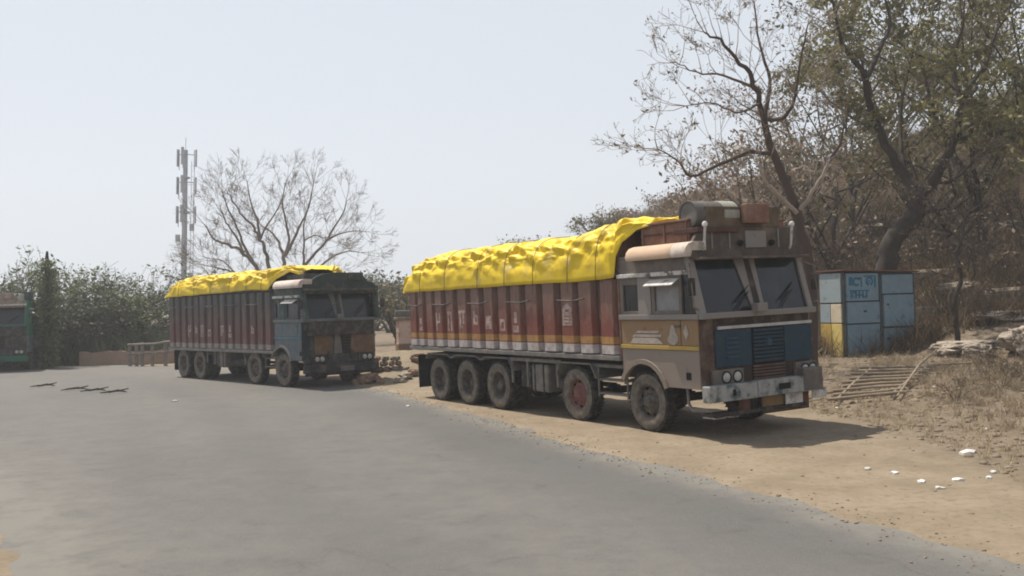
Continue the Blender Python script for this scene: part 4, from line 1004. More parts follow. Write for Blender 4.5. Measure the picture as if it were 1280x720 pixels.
for sp__ in ([(996, 266, -.3), (972, 242, -.5), (956, 226, -.6), (950, 205, -.6)], [(1001, 262, -.3), (1016, 240, -.5), (1030, 214, -.6), (1036, 200, -.6)]):
    pts = limb(px(sp__, D_), .06, .03, tr, 8, 1); sprouts(pts, tw, tips, .5, .9, .012, 1, Pb)
obj_mb(tr, 'trunk', [M['barkA'], M['barkW']], TA); obj_mb(tw, 'twigs', M['twig'], TA)
V, F = leaves(random.sample(tips, len(tips) // 3), 1, .06, .045); link('foliage', npmesh('foliage', V, F, M['leaf_dull']), TA)
print('treeA twigs', len(tw.f), len(tips))

# ---- tree B: dark leaning tree with olive crown, behind the kiosk
TB = thing('olive_tree', 'dark leaning tree with sparse olive leaves, rooted just behind the kiosk', 'tree')
D_ = 30.0; tr = MB(); tw = MB(); tips = []
base = at(1098, 375, D_); base.z = hz(base.x, base.y) - .2
limb([base, at(1108, 335, D_), at(1116, 303, D_), at(1138, 277, D_), at(1149, 256, D_)], .33, .25, tr, 12)
Pl = dict(jit=.18, trop=.03, rmin=.007, nb=[0, 4, 4, 4], ang=(.4, 1.1), lv=2, seg=.4, tiptrop=-.8)
LB = [([(1149, 256), (1132, 222, .4), (1112, 188, .8), (1098, 160, .8), (1086, 125, .6), (1080, 88, .4)], .17, .09),
      ([(1080, 90, .4), (1056, 62, 0), (1046, 30, -.5), (1038, -15, -.8)], .09, .03),
      ([(1082, 100, .4), (1100, 60, 1), (1112, 30, 1.5), (1105, -10, 2)], .09, .03),
      ([(1098, 160, .8), (1070, 150, 1.8), (1040, 128, 2.4), (1020, 110, 3)], .07, .02),
      ([(1149, 256), (1162, 232, -.4), (1180, 205, -.8), (1194, 170, -1), (1200, 120, -1.2), (1192, 78, -1), (1205, 30, -1)], .18, .04),
      ([(1165, 228, -.4), (1190, 226, -1), (1214, 205, -1.5), (1230, 190, -2)], .07, .02),
      ([(1196, 172, -1), (1225, 170, -1.2), (1262, 166, -1.5), (1300, 156, -2), (1340, 150, -2)], .10, .04),
      ([(1262, 166, -1.5), (1272, 130, -2), (1268, 100, -2)], .05, .02),
      ([(1200, 120, -1.2), (1230, 85, -.6), (1245, 40, 0), (1270, 10, .5)], .08, .02),
      ([(1150, 266), (1172, 263, -.4), (1186, 258, -.6)], .07, .03),
      ([(1132, 222, .4), (1125, 170, 1.4), (1128, 120, 2), (1140, 70, 2.4), (1150, 20, 2.6)], .08, .02)]
for sp__, r0, r1 in LB:
    pts = limb(px(sp__, D_), r0, r1, tr, 8)
    if len(sp__) > 3: sprouts(pts, tw, tips, .7, 1.35, .022, 2, Pl, start=.35)
obj_mb(tr, 'trunk', M['barkB'], TB); obj_mb(tw, 'twigs', M['twigB'], TB)
V, F = leaves(random.sample(tips, int(len(tips) * .85)), 5, .16, .10); link('foliage', npmesh('foliage', V, F, M['leaf_olive']), TB)
print('treeB', len(tw.f), len(tips), len(F))

# ---- generic trees
def generic_tree(name, label, cat, loc, H, spread, leafm, bark, twm, per=2, lsize=.08, lspread=.15, stems=3, frac=1.0, group=None, flat=.0, lvl=2, nb=(0, 4, 4, 4), lean=(0, 0), low=.3, trop=.05, r=.13, P=None, nl=5):
    T = thing(name, label, cat, loc=(loc[0], loc[1], loc[2]), group=group)
    tr = MB(); tw = MB(); tips = []
    PP = dict(jit=.17, trop=trop, rmin=.009, nb=list(nb), ang=(.4, 1.1), lv=lvl, seg=.5, tiptrop=-.5)
    if P: PP.update(P)
    for s_ in range(stems):
        a = random.uniform(0, 6.28); top = Vector((cos(a) * spread * .35 + lean[0], sin(a) * spread * .35 + lean[1], H * random.uniform(.6, .8)))
        b0 = Vector((cos(a) * .1, sin(a) * .1, -.2))
        pts = limb([b0, top * .3 + rv(.1), top * .62 + rv(.15), top], r, r * .35, tr, 8)
        for k in range(nl):
            i = int(len(pts) * (low + (1 - low) * k / nl)); i = min(i, len(pts) - 2); a2 = random.uniform(0, 6.28)
            e = pts[i] + Vector((cos(a2) * spread * .5, sin(a2) * spread * .5, (H - pts[i].z) * random.uniform(.45, .85)))
            q = limb([pts[i], pts[i].lerp(e, .5) + Vector((0, 0, -.1)) + rv(.1), e], r * .4, r * .12, tr, 6)
            sprouts(q, tw, tips, .5, spread * .22, r * .12, lvl - 1, PP, start=.3, up=.15)
    obj_mb(tr, 'trunk', bark, T); obj_mb(tw, 'twigs', twm, T)
    if leafm and tips:
        tt = tips if frac >= 1 else random.sample(tips, int(len(tips) * frac))
        V, F = leaves(tt, per, lspread, lsize, flat); link('foliage', npmesh('foliage', V, F, leafm), T)
    return T
def place(pxx, depth, dz=0):
    p = at(pxx, 400, depth); return (p.x, p.y, hz(p.x, p.y) + dz)

# thin tree among the boulders
T_ = thing('thin_tree', 'thin crooked leafless tree standing among boulders by the kiosk', 'tree'); tr = MB(); tw = MB(); tips = []
D_ = 26.5; b0 = at(1197, 440, D_); b0.z = hz(b0.x, b0.y) - .1
Pn = dict(Pb); Pn.update(rmin=.006)
for sp__, r0, r1 in (([(1195, 400), (1193, 380), (1201, 345), (1196, 318), (1201, 304)], .08, .055), ([(1201, 304), (1190, 290, .2), (1172, 285, .3), (1160, 270, .3)], .04, .012), ([(1201, 304), (1212, 310, -.2), (1216, 330, -.2)], .03, .012), ([(1201, 304), (1206, 280, .2), (1214, 250, .3), (1212, 215, .3)], .045, .012), ([(1202, 300), (1222, 270, .2), (1240, 250, .3)], .035, .012)):
    P__ = px(sp__, D_); P__ = ([b0] + P__) if r0 == .08 else P__
    pts = limb(P__, r0, r1, tr, 8)
    if r0 < .07: sprouts(pts, tw, tips, .8, .8, .012, 2, Pn)
obj_mb(tr, 'trunk', M['barkB'], T_); obj_mb(tw, 'twigs', M['twigB'], T_)
V, F = leaves(random.sample(tips, len(tips) // 3), 1, .06, .04); link('foliage', npmesh('foliage', V, F, M['leaf_brown']), T_)

# ---- big bare tree beyond the second lorry
TD = thing('bare_tree', 'wide bare fan-shaped tree rising behind the dark teal lorry', 'tree')
D_ = 50; tr = MB(); tw = MB(); tips = []
b0 = at(352, 430, D_); b0.z = hz(b0.x, b0.y) - .1
limb([b0, at(352, 400, D_), at(352, 372, D_)], .34, .30, tr, 10)
Pf = dict(jit=.10, trop=.06, rmin=.0055, nb=[0, 4, 5], ang=(.3, .8), lv=2, seg=.35)
for sp__, r0, r1 in (
    ([(350, 375), (332, 350), (317, 322), (300, 300), (278, 288), (260, 280), (245, 258)], .17, .03), ([(300, 300), (288, 275), (275, 255), (268, 235)], .08, .02), ([(313, 315), (300, 290), (290, 262), (276, 230), (270, 208)], .10, .02),
    ([(348, 372), (338, 340), (331, 305), (322, 280), (314, 262), (298, 245), (284, 225), (276, 210)], .15, .02), ([(322, 280), (318, 250), (309, 225), (304, 195)], .09, .02), ([(322, 282), (330, 262), (345, 238), (352, 220)], .07, .02),
    ([(354, 372), (356, 335), (355, 310), (350, 290), (340, 272), (328, 262), (315, 252)], .15, .02), ([(355, 305), (362, 282), (358, 255), (353, 225), (358, 195)], .10, .02), ([(357, 305), (368, 282), (378, 258), (390, 232), (396, 195)], .11, .02),
    ([(356, 372), (372, 340), (381, 325), (384, 290), (383, 260), (392, 222)], .12, .02), ([(381, 325), (395, 305), (412, 285), (425, 262), (438, 240), (442, 222)], .11, .02), ([(416, 280), (432, 272), (450, 268), (468, 268)], .06, .015), ([(384, 282), (398, 274), (410, 278)], .05, .02),
    ([(358, 372), (385, 348), (402, 325), (420, 308), (440, 298), (462, 300)], .11, .015), ([(402, 325), (420, 326), (438, 332)], .04, .012), ([(346, 375), (315, 345), (288, 330), (262, 322), (240, 318)], .09, .015), ([(288, 330), (270, 312), (252, 308)], .05, .012), ([(350, 375), (300, 352), (262, 340), (245, 325)], .08, .015)):
    dd = random.uniform(-2.5, 2.5); S2 = [(352 + (q[0] - 352) * .90, 400 + (q[1] - 400) * .84, dd * i / len(sp__)) for i, q in enumerate(sp__)]; r0 *= .85
    pts = limb(px(S2, D_), r0, r1, tr, 7); sprouts(pts, tw, tips, 1, 1.25, .012, 2, Pf, start=.2, up=.25)
obj_mb(tr, 'trunk', M['twigF'], TD); obj_mb(tw, 'twigs', M['twigF'], TD)
print('far tree', len(tw.f))

# ---- trees behind on the hill (individuals)
G = 'scrubby trees on the dry hillside'
hill = [(905, 37, 5.6, 3.4, 'leaf_brown', 'scrub_tree', 'thin brown dry tree right behind the roof drum', .35), (975, 35, 6.0, 3.8, 'leaf_brown', 'scrub_tree', 'brown dry tree behind the fork of the tall bare tree', .4), (1045, 38, 5.5, 4.2, 'leaf_dull', 'scrub_tree', 'bushy dark scrub tree just left above the kiosk', .8), (1160, 36, 5.0, 4.2, 'leaf_dull', 'scrub_tree', 'dark scrub tree right of the leaning trunk above the kiosk', .7), (1235, 35, 10.0, 6.0, 'leaf_olive', 'olive_tree', 'spreading olive-leaved tree at the right end of the hillside', .9), (1305, 32, 9.5, 6.0, 'leaf_olive', 'olive_tree', 'leafy olive tree half out of the frame above the boulders', .9),
        (1150, 40, 10.0, 6.5, 'leaf_dull', 'scrub_tree', 'dull brown-green tree on the slope beyond the leaning olive tree', .8), (1070, 42, 9.0, 6.0, 'leaf_dull', 'scrub_tree', 'bushy dull tree on the slope above the kiosk roof', .8),
        (1020, 50, 7.5, 6.0, 'leaf_brown', 'scrub_tree', 'reddish brown dry tree on the slope behind the forked bare tree', .7), (960, 48, 5.5, 4.5, 'leaf_brown', 'scrub_tree', 'dry brown tree on the slope above the nearer cab', .55),
        (900, 58, 3.0, 3.2, 'leaf_brown', 'scrub_tree', 'thin dry tree on the ridge just above the roof drum', .4), (1210, 50, 9.0, 7.0, 'leaf_dull', 'scrub_tree', 'tall dull tree high on the slope behind the thin crooked tree', .9),
        (1265, 47, 8.0, 6.0, 'leaf_olive', 'scrub_tree', 'dense olive tree high on the slope at the right', .9), (745, 74, 1.9, 2.2, 'leaf_dull', 'scrub_tree', 'flat-topped little tree peeping over the middle of the yellow tarpaulin', .7),
        (770, 80, 1.7, 2.4, 'leaf_brown', 'scrub_tree', 'brown scrub tree peeping over the front of the yellow tarpaulin', .7), (555, 62, 2.4, 2.4, 'leaf_dull', 'scrub_tree', 'grey-green scrub tree above the rear of the nearer lorry', .5), (590, 70, 2.6, 3.0, 'leaf_brown', 'scrub_tree', 'brown scrub tree behind the tail of the yellow tarpaulin', .5),
        (660, 78, 2.2, 2.6, 'leaf_brown', 'scrub_tree', 'low brown scrub tree behind the tarpaulin middle', .5), (1110, 60, 8.0, 7.0, 'leaf_dull', 'scrub_tree', 'far pale tree near the top of the ridge', .7), (1180, 66, 8.0, 7.0, 'leaf_dull', 'scrub_tree', 'far dull tree on the skyline at the right', .7), (850, 66, 2.0, 2.4, 'leaf_brown', 'scrub_tree', 'brown bushy tree on the ridge left of the roof drum', .5),
        (500, 46, 2.6, 2.2, 'leaf_dull', 'scrub_tree', 'slim grey tree behind the pale stone pillar', .4)]
for (pxx, dep, H, sp, lm, nm, lab, fr) in hill:
    tk = 'twigB' if lm != 'leaf_brown' else 'twig'
    generic_tree(nm, lab, 'tree', place(pxx, dep), H, sp, M[lm], M['barkB'] if lm != 'leaf_brown' else M['twigB'], M[tk], per=5 if lm != 'leaf_brown' else 3, lsize=.10, lspread=.28, stems=2, frac=min(1, fr + .1), nl=7, low=.25, nb=(0, 4, 4))
# ---- far left belt of thorn trees
belt = [(-25, 50, 6.0, 7, 'spreading thorn tree behind the green lorry'), (25, 52, 5.6, 6.5, 'thorn tree directly above the green lorry cab'), (95, 50, 5.6, 7.0, 'umbrella-shaped thorn tree right of the dark column of leaves'), (135, 53, 5.2, 6.5, 'pale feathery thorn tree in the middle of the roadside belt'),
        (175, 55, 4.8, 6, 'low thorn tree near the rail fence'), (80, 47, 3.6, 4.5, 'dark bushy thorn tree low beside the dark column of leaves'), (115, 48, 3.2, 4.5, 'rounded dark bush behind the mud wall'), (150, 49, 3.0, 4.5, 'grey-green bush above the mud wall'), (188, 50, 3.2, 4.5, 'green bush behind the rail fence'), (205, 56, 4.0, 5, 'green thorn tree just left of the dark teal lorry'), (-60, 50, 6, 7, 'thorn tree beyond the green lorry, outside the bend'),
        (250, 54, 3.6, 5, 'bush hidden behind the tail of the dark teal lorry')]
for i, (pxx, dep, H, sp, lab) in enumerate(belt):
    H *= .66 if i < 5 else .72
    dark = i in (5, 6, 7)
    generic_tree('thorn_tree', lab, 'tree', place(pxx, dep), H, sp, M['leaf_dark' if dark else 'leaf_acacia'], M['barkB'], M['twigB'], per=4, lsize=.11, lspread=.17, stems=3, frac=.7 if i > 4 else .42, flat=.45, trop=-.01, nl=5, low=.2 if i > 4 else .4, nb=(0, 4, 4), P=dict(tiptrop=0))
for (pxx, dep, H, sp, lab) in [(470, 75, 2.6, 5, 'dark far tree seen in the gap beside the pale pillar'), (488, 68, 2.8, 4, 'far green bush in the gap next to the dark teal cab'), (450, 80, 3.0, 5, 'far dark tree behind the teal cab'), (505, 78, 4.2, 5, 'far tree right of the gap, partly behind the maroon lorry')]:
    generic_tree('far_tree', lab, 'tree', place(pxx, dep), H, sp, M['leaf_dark'], M['barkB'], M['twigB'], per=4, lsize=.12, lspread=.3, stems=3, nl=5, low=.15, nb=(0, 4, 4))

# dark narrow column of leaves (creeper on a pole)
c = place(60, 43.6); CT = thing('creeper_column', 'tall narrow dark column of leaves behind the green lorry', 'creeper', loc=c)
H = 5.0
MB().tube([(0, 0, -.2), (0, 0, H), (.02, 0, H + .35)], [.12, .09, .05], 8).build('pole', M['barkB'], CT, smooth=True)
pts = [Vector((random.gauss(0, .19 + .03 * sin(z * 3)), random.gauss(0, .2), z)) for z in np.random.uniform(.1, H - .1, 2600) ** 1.0 if random.random() < .8]
V, F = leaves(pts, 2, .12, .085); link('foliage', npmesh('foliage', V, F, M['leaf_acacia']), CT)

# ------------------------------------------------------------------ telecom mast
c = at(228, 400, 70); tz = hz(c.x, c.y)
TM = thing('telecom_mast', 'pale slim telecom mast with panel antennas beside the bare fan-shaped tree', 'mast', loc=(c.x, c.y, tz)); TM.rotation_euler = (0, radians(2.0), radians(15))
mg = mat('galvanised_grey', (.46, .47, .49), (.36, .37, .38), 3, .4, .6, .3)
H = 13.5
MB().tube([(0, 0, -.3), (0, 0, H)], [.24, .15], 14).build('mast_pole', mg, TM, smooth=True)
for z in (3, 6, 9, 11.5): MB().lathe([(.26, -.05), (.34, -.05), (.34, .05), (.26, .05)], 14, (0, 0, z), 'z').build('flange', mg, TM)
mb = MB()
for x in (.42, .62): mb.tube([(x, 0, 0), (x, 0, H - .8)], .02, 5)
for z in np.arange(.4, H - 1, .4): mb.tube([(.42, 0, z), (.62, 0, z)], .014, 4)
for z in np.arange(1, H - 1, 2): mb.tube([(.2, 0, z), (.62, 0, z)], .02, 4)
mb.build('ladder', mg, TM)
for z in (H - .3, H - 2.3, H - 4.4):
    mb = MB()
    for k in range(3):
        a = k * 2.094 + .3; mb.tube([(0, 0, z), (cos(a) * .62, sin(a) * .62, z)], .035, 6); mb.tube([(cos(a) * .62, sin(a) * .62, z - 1.1), (cos(a) * .62, sin(a) * .62, z + .35)], .03, 6)
    mb.build('antenna_bracket', mg, TM)
    for k in range(3):
        a = k * 2.094 + .3; o = MB().box(-.05, .05, -.10, .10, -.75, .5).build('panel_antenna', mg, TM, .02); o.location = (cos(a) * .74, sin(a) * .74, z - .1); o.rotation_euler = (0, 0, a)
for k, (dx, z) in enumerate(((.5, H - 5.8), (-.45, H - 6.6), (.45, 4.2))): MB().box(dx - .16, dx + .16, -.15, .15, z, z + .5).build('radio_box', mg, TM, .02)
MB().tube([(0, 0, H), (0, 0, H + .9)], .02, 5).build('lightning_rod', mg, TM)

# ------------------------------------------------------------------ left edge: mud wall, fence
def seg_wall(p0, p1, n, h, th_, name, label, m, cat):
    T = thing(name, label, cat); mb = MB(); v = []; 
    for i in range(n + 1):
        t = i / n; p = Vector(p0).lerp(Vector(p1), t); z = hz(p.x, p.y); hh = h * (1 + .18 * mn.noise(Vector((t * 9, 1.3, 0))))
        v += [(p.x, p.y - th_ / 2, z - .3), (p.x, p.y - th_ / 2 * .8, z + hh), (p.x, p.y + th_ / 2 * .8, z + hh * .97), (p.x, p.y + th_ / 2, z - .3)]
    f = []
    for i in range(n):
        for k in range(3): a = i * 4 + k; f.append((a, a + 1, a + 5, a + 4))
    mb.add(v, f); mb.build('wall_body', m, T, smooth=False)
    return T
w0 = place(100, 45.0); w1 = place(218, 44.6)
seg_wall(w0, w1, 40, .62, .4, 'mud_wall', 'low crumbling brown mud wall along the far side of the road', mat('mud', (.30, .21, .15), (.22, .15, .10), 2, .5, .95, bump=.8, bscale=6), 'wall')
FN = thing('rail_fence', 'grey wooden rail fence at the roadside left of the dark teal lorry', 'fence')
P0 = Vector(place(160, 43.4)); P1 = Vector(place(226, 42.6)); mwood = mat('grey_wood', (.22, .19, .16), (.13, .11, .09), 4, .5, .9)
for t in (.02, .15, .26, .45, .7, .95):
    p = P0.lerp(P1, t); z = hz(p.x, p.y); MB().box(p.x - .06, p.x + .06, p.y - .06, p.y + .06, z - .2, z + 1.02 + random.uniform(-.05, .12)).build('post', mwood, FN, .01)
for z0, z1 in ((1.02, 1.12), (.62, .66)):
    MB().tube([(P0.x, P0.y - .08, P0.z + z0), (P0.lerp(P1, .5).x, P0.lerp(P1, .5).y - .08, P0.z + z0 + .02), (P1.x, P1.y - .08, P1.z + z1)], .05, 7).build('rail', mwood, FN, smooth=True)

# ------------------------------------------------------------------ rocks
def rock_mesh(seed, flat=.7, sub=3, rough=.35):
    bm = bmesh.new(); bmesh.ops.create_icosphere(bm, subdivisions=sub, radius=1)
    off = Vector((seed * 3.7, seed * 1.9, seed * 5.3))
    for v in bm.verts:
        n = mn.noise(v.co * 1.1 + off) * rough * 1.5 - abs(mn.noise(v.co * 2.3 + off)) * rough * 1.1 + mn.noise(v.co * 6 + off) * rough * .3 + mn.noise(v.co * 13 + off) * rough * .12
        q = v.co * (1 + n)
        for k in range(3):                                # cut facets
            if abs(q[k]) > .78: q[k] = math.copysign(.78 + (abs(q[k]) - .78) * .3, q[k])
        v.co = Vector((q.x, q.y, q.z * flat))
    me = bpy.data.meshes.new('rock'); bm.to_mesh(me); bm.free(); me.shade_smooth(); 
    try: me.set_sharp_from_angle(angle=radians(22))
    except Exception: pass
    return me
def place_rock(name, label, cat, p, sc, seed, m, flat=.6, rz=0, group=None, tilt=0, sink=.25):
    me = rock_mesh(seed, flat, 5 if name == 'boulder' else 4); me.materials.append(m)
    o = thing(name, label, cat, me=me, group=group); o.location = (p[0], p[1], p[2] + sc[2] * (flat - sink)); o.scale = sc; o.rotation_euler = (tilt, tilt * .6, rz); return o
def gp(pxx, dep): p = at(pxx, 400, dep); return (p.x, p.y, hz(p.x, p.y))
place_rock('boulder', 'long pale flat boulder right of the kiosk', 'boulder', gp(1203, 25.5), (1.0, .8, .42), 3, M['slab'], .55, .2)
place_rock('boulder', 'flat pale boulder behind the long one, middle of the three', 'boulder', gp(1248, 27.5), (.95, .8, .36), 5, M['slab'], .5, -.2)
place_rock('boulder', 'rounded pale boulder at the right edge of the frame', 'boulder', gp(1292, 24.2), (.8, .7, .62), 8, M['slab'], .7, .5)
place_rock('boulder', 'small dark boulder under the long flat one', 'boulder', gp(1222, 24.7), (.45, .4, .4), 9, M['rock'], .6, .9)
rl = [(1165, 33), (1215, 36), (1255, 33), (1180, 42), (1240, 40), (1130, 40), (1272, 37), (1090, 44), (1200, 31), (1160, 29.5), (1268, 29.5)]
rdesc = ['pale rock on the slope just right of the kiosk', 'rock behind the thin crooked tree', 'rock above the middle boulder', 'rock high on the slope over the kiosk', 'flat rock high on the slope at the right', 'rock on the slope seen over the kiosk roof', 'rock ledge near the right edge of the frame', 'half-hidden rock upslope of the kiosk', 'rock beside the foot of the thin crooked tree', 'small rock at the kiosk corner', 'rock right behind the rounded boulder']
for i, ((a_, d_), ds) in enumerate(zip(rl, rdesc)):
    place_rock('rock', ds, 'rock', gp(a_, d_), (random.uniform(.5, 1.1), random.uniform(.4, .8), random.uniform(.35, .7)), 20 + i, M['rock'], .6, random.uniform(0, 3), group='rocks on the dry slope')
# rubble by the mound between the lorries
WALLM = thing('rubble_wall', 'broken dry stone wall end of reddish blocks between the two lorries', 'wall')
bp_ = Vector(gp(484, 30.6)); bz = bp_.z - .1
k = 0
for row in range(3):
    x = -.62 + random.uniform(0, .1)
    while x < .55 - .22 * row:
        wd = random.uniform(.18, .36); h_ = .17
        me = rock_mesh(60 + k, .95, 2, .22); me.materials.append(M['rock_red'] if random.random() < .6 else M['rock'])
        o = link('stone', me, WALLM, (bp_.x + x + wd / 2, bp_.y + random.uniform(-.05, .05), bz + .09 + row * h_)); o.scale = (wd * .56, .22, .108); o.rotation_euler = (0, 0, random.uniform(-.15, .15)); x += wd; k += 1
RG = 'loose stones on the dug bank between the lorries'
rp = [(452, 29.6, .3, 'reddish stone at the foot of the bank by the teal lorry bumper'), (462, 29.0, .38, 'large reddish stone half buried in front of the broken wall'), (505, 29.3, .25, 'pale slab leaning at the foot of the pale pillar'), (497, 28.6, .2, 'flat pale stone lying on the sand behind the maroon lorry'), (516, 29.8, .28, 'brown stone under the tail of the maroon lorry'), (474, 28.6, .16, 'small stone on the sand before the broken wall'), (445, 29.0, .2, 'small reddish stone beside the road edge'), (522, 31.2, .3, 'grey stone behind the tail of the maroon lorry')]
for i, (a_, d_, s_, ds) in enumerate(rp): place_rock('stone', ds, 'stone', gp(a_, d_), (s_, s_ * .8, s_ * .75), 90 + i, M['slab'] if 'pale' in ds else M['rock_red'], .7, random.uniform(0, 3), group=RG)

# pale pillar with cap
c = at(505, 440, 33.0); z = hz(c.x, c.y); ztop = at(505, 388, 33.0).z
PL = thing('stone_pillar', 'pale pinkish plastered pillar with grey cap behind the maroon lorry', 'pillar', loc=(c.x, c.y, z - .1), rotz=.35)
hh = ztop - z
MB().box(-.21, .21, -.2, .2, 0, hh - .22).build('shaft', mat('pink_plaster', (.56, .42, .35), (.42, .31, .25), 3, .5, .9, bump=.4, c3=(.2, .14, .11), amt3=.3, scale3=3), PL, .03)
MB().box(-.27, .27, -.26, .26, hh - .22, hh - .12).build('capstone', M['rock'], PL, .02)
MB().box(-.24, .24, -.22, .22, -.2, .35).build('plinth', M['rock_red'], PL, .03)
mb = MB(); mb.prism([(-.3, -.12), (.3, -.16), (.34, .14), (.1, .22), (-.26, .12)], 'z', hh - .115, hh + .10); mb.build('coping_block', M['under_grey'], PL, .05)

# ------------------------------------------------------------------ fallen grille of poles on the bank
GR = thing('fallen_grille', 'pale slatted pole frame lying on the bank in front of the kiosk', 'frame')
A = at(1034, 508, 18.9); B = at(1128, 512, 18.6); C_ = at(1168, 471, 22.0); D2 = at(1078, 466, 22.2)
def onz(p, dz): return Vector((p.x, p.y, hz(p.x, p.y) + dz))
A, B, C_, D2 = [onz(p, d) for p, d in ((A, .10), (B, .12), (C_, .14), (D2, .14))]
for i in range(9):
    t = i / 8; a_ = A.lerp(D2, t); b_ = B.lerp(C_, t); md = a_.lerp(b_, .5); lift = max(0, max(hz(a_.lerp(b_, q).x, a_.lerp(b_, q).y) - a_.lerp(b_, q).z + .06 for q in (.1, .3, .5, .7, .9)))
    a2, b2 = a_ + (a_ - b_) * random.uniform(-.03, .06) + Vector((0, 0, lift)), b_ + (b_ - a_) * random.uniform(-.03, .06) + Vector((0, 0, lift))
    MB().tube([a2, a2.lerp(b2, .5) + Vector((0, 0, random.uniform(-.02, .02))), b2], random.uniform(.026, .038), 8).build('rung', M['bamboo'], GR, smooth=True)
for (u, v) in ((A.lerp(B, .12), D2.lerp(C_, .12)), (A.lerp(B, .86), D2.lerp(C_, .88))):
    MB().tube([u - Vector((0, 0, .03)), u.lerp(v, .5) - Vector((0, 0, .0)), v - Vector((0, 0, .02))], .03, 6).build('side_bar', M['bamboo'], GR, smooth=True)
e0 = onz(at(1122, 515, 18.4), .1); e1 = onz(at(1172, 455, 23.2), .35)
o = MB().tube([e0, e0.lerp(e1, .5) + Vector((0, 0, .12)), e1], [.022, .026, .02], 8).build('loose_pole', M['bamboo'], None, smooth=True); tag(o, 'long pale pole lying slantwise across the fallen slatted frame', 'pole')
for i, (p0, p1, lab) in enumerate([((1105, 463, 22.5), (1215, 464, 22.8), 'thin pole on the ground just behind the fallen frame'), ((1010, 498, 19.6), (1052, 494, 19.9), 'short stick on the sand beside the nearer lorry bumper')]):
    a_, b_ = onz(at(*p0), .06), onz(at(*p1), .08); o = MB().tube([a_, a_.lerp(b_, .5) + Vector((0, 0, .03)), b_], .03, 6).build('loose_pole', M['bamboo'], None, smooth=True); tag(o, lab, 'pole')

# ------------------------------------------------------------------ litter, debris, pebbles
def ground_at(pxx, pyy):
    d = FW * 1224.24 + RT * (pxx - 640) - UP * (pyy - 360); z = 0.0
    for _ in range(6):
        t = (z - CAM_H) / d.z; p = Vector((0, 0, CAM_H)) + d * t; z = hz(p.x, p.y)
        if p.x < 4.3 and sdist(np.array([p.x]), np.array([p.y]), EDGE_R)[0] < 0: z = max(z, -.02)
    return Vector((p.x, p.y, z))
def scrap(seed, s):
    r_ = random.Random(seed); n = 9; mb = MB(); top = []
    for i in range(n):
        a = 2 * pi * i / n; q = s * r_.uniform(.5, 1.15); top.append((q * cos(a), q * .6 * sin(a), r_.uniform(.0, .22) * s))
    ct = (0, 0, s * r_.uniform(.12, .4)); vs = top + [ct] + [(x, y, -.02) for x, y, z in top]
    mb.add(vs, [(i, (i + 1) % n, n) for i in range(n)] + [(i, i + n + 1, (i + 1) % n + n + 1, (i + 1) % n) for i in range(n)])
    return mb
lit = [(1209, 567, .24, 'largest white plastic sheet scrap on the rubble at the right'), (1085, 587, .11, 'white scrap on the sand well below the fallen frame'), (1152, 603, .12, 'white scrap nearest the road on the sandy verge'), (1174, 611, .11, 'small white bag lowest on the sandy verge'), (1198, 601, .13, 'crumpled white bag among pebbles at the right'), (1242, 591, .11, 'white scrap beside the weeds at the right'), (1236, 598, .10, 'white paper scrap just under another at the right'), (1167, 482, .16, 'white rag caught on the end of the fallen frame'), (1046, 510, .12, 'white scrap at the near corner of the fallen frame'), (1232, 537, .11, 'white scrap in the dry weeds'), (1118, 592, .12, 'pale flat scrap between two pebbles on the verge'), (218, 502, .16, 'white scrap lying alone on the asphalt near the teal lorry'), (510, 508, .12, 'pale flat scrap on the sand by the rearmost wheel'), (1150, 520, .11, 'white scrap right of the fallen frame')]
for i, (a_, b_, s_, lab) in enumerate(lit):
    p = ground_at(a_, b_); o = scrap(i, s_ * .62).build('litter', (M['litter'], M['litter_dull'])[i % 2], None); tag(o, lab, 'litter', 'white litter scraps'); o.location = p + Vector((0, 0, .012)); o.rotation_euler = (0, 0, random.uniform(0, 3))
for i, (a_, b_, l_, lab) in enumerate([(97, 488.5, .8, 'dark broken branch on the road, leftmost of three'), (122, 490, .5, 'dark broken branch on the road, middle of three'), (147, 492, .5, 'dark broken branch on the road, nearest the teal lorry'), (58, 484, .5, 'small dark stick on the road before the green lorry')]):
    p = ground_at(a_, b_); mb = MB(); d = Vector((1, .25 * (i - 1), 0)).normalized()
    mb.tube([p - d * l_ / 2 + Vector((0, 0, .05)), p + Vector((0, .05, .09)), p + d * l_ / 2 + Vector((0, 0, .04))], [.025, .035, .012], 6); mb.tube([p + Vector((0, .03, .07)), p + Vector((.2, .3, .12))], [.03, .015], 5); mb.tube([p - d * .2 + Vector((0, 0, .07)), p + Vector((-.4, -.25, .05))], [.03, .012], 5)
    o = mb.build('fallen_branch', M['barkB'], None, smooth=True); tag(o, lab, 'branch', 'broken branches on the road')

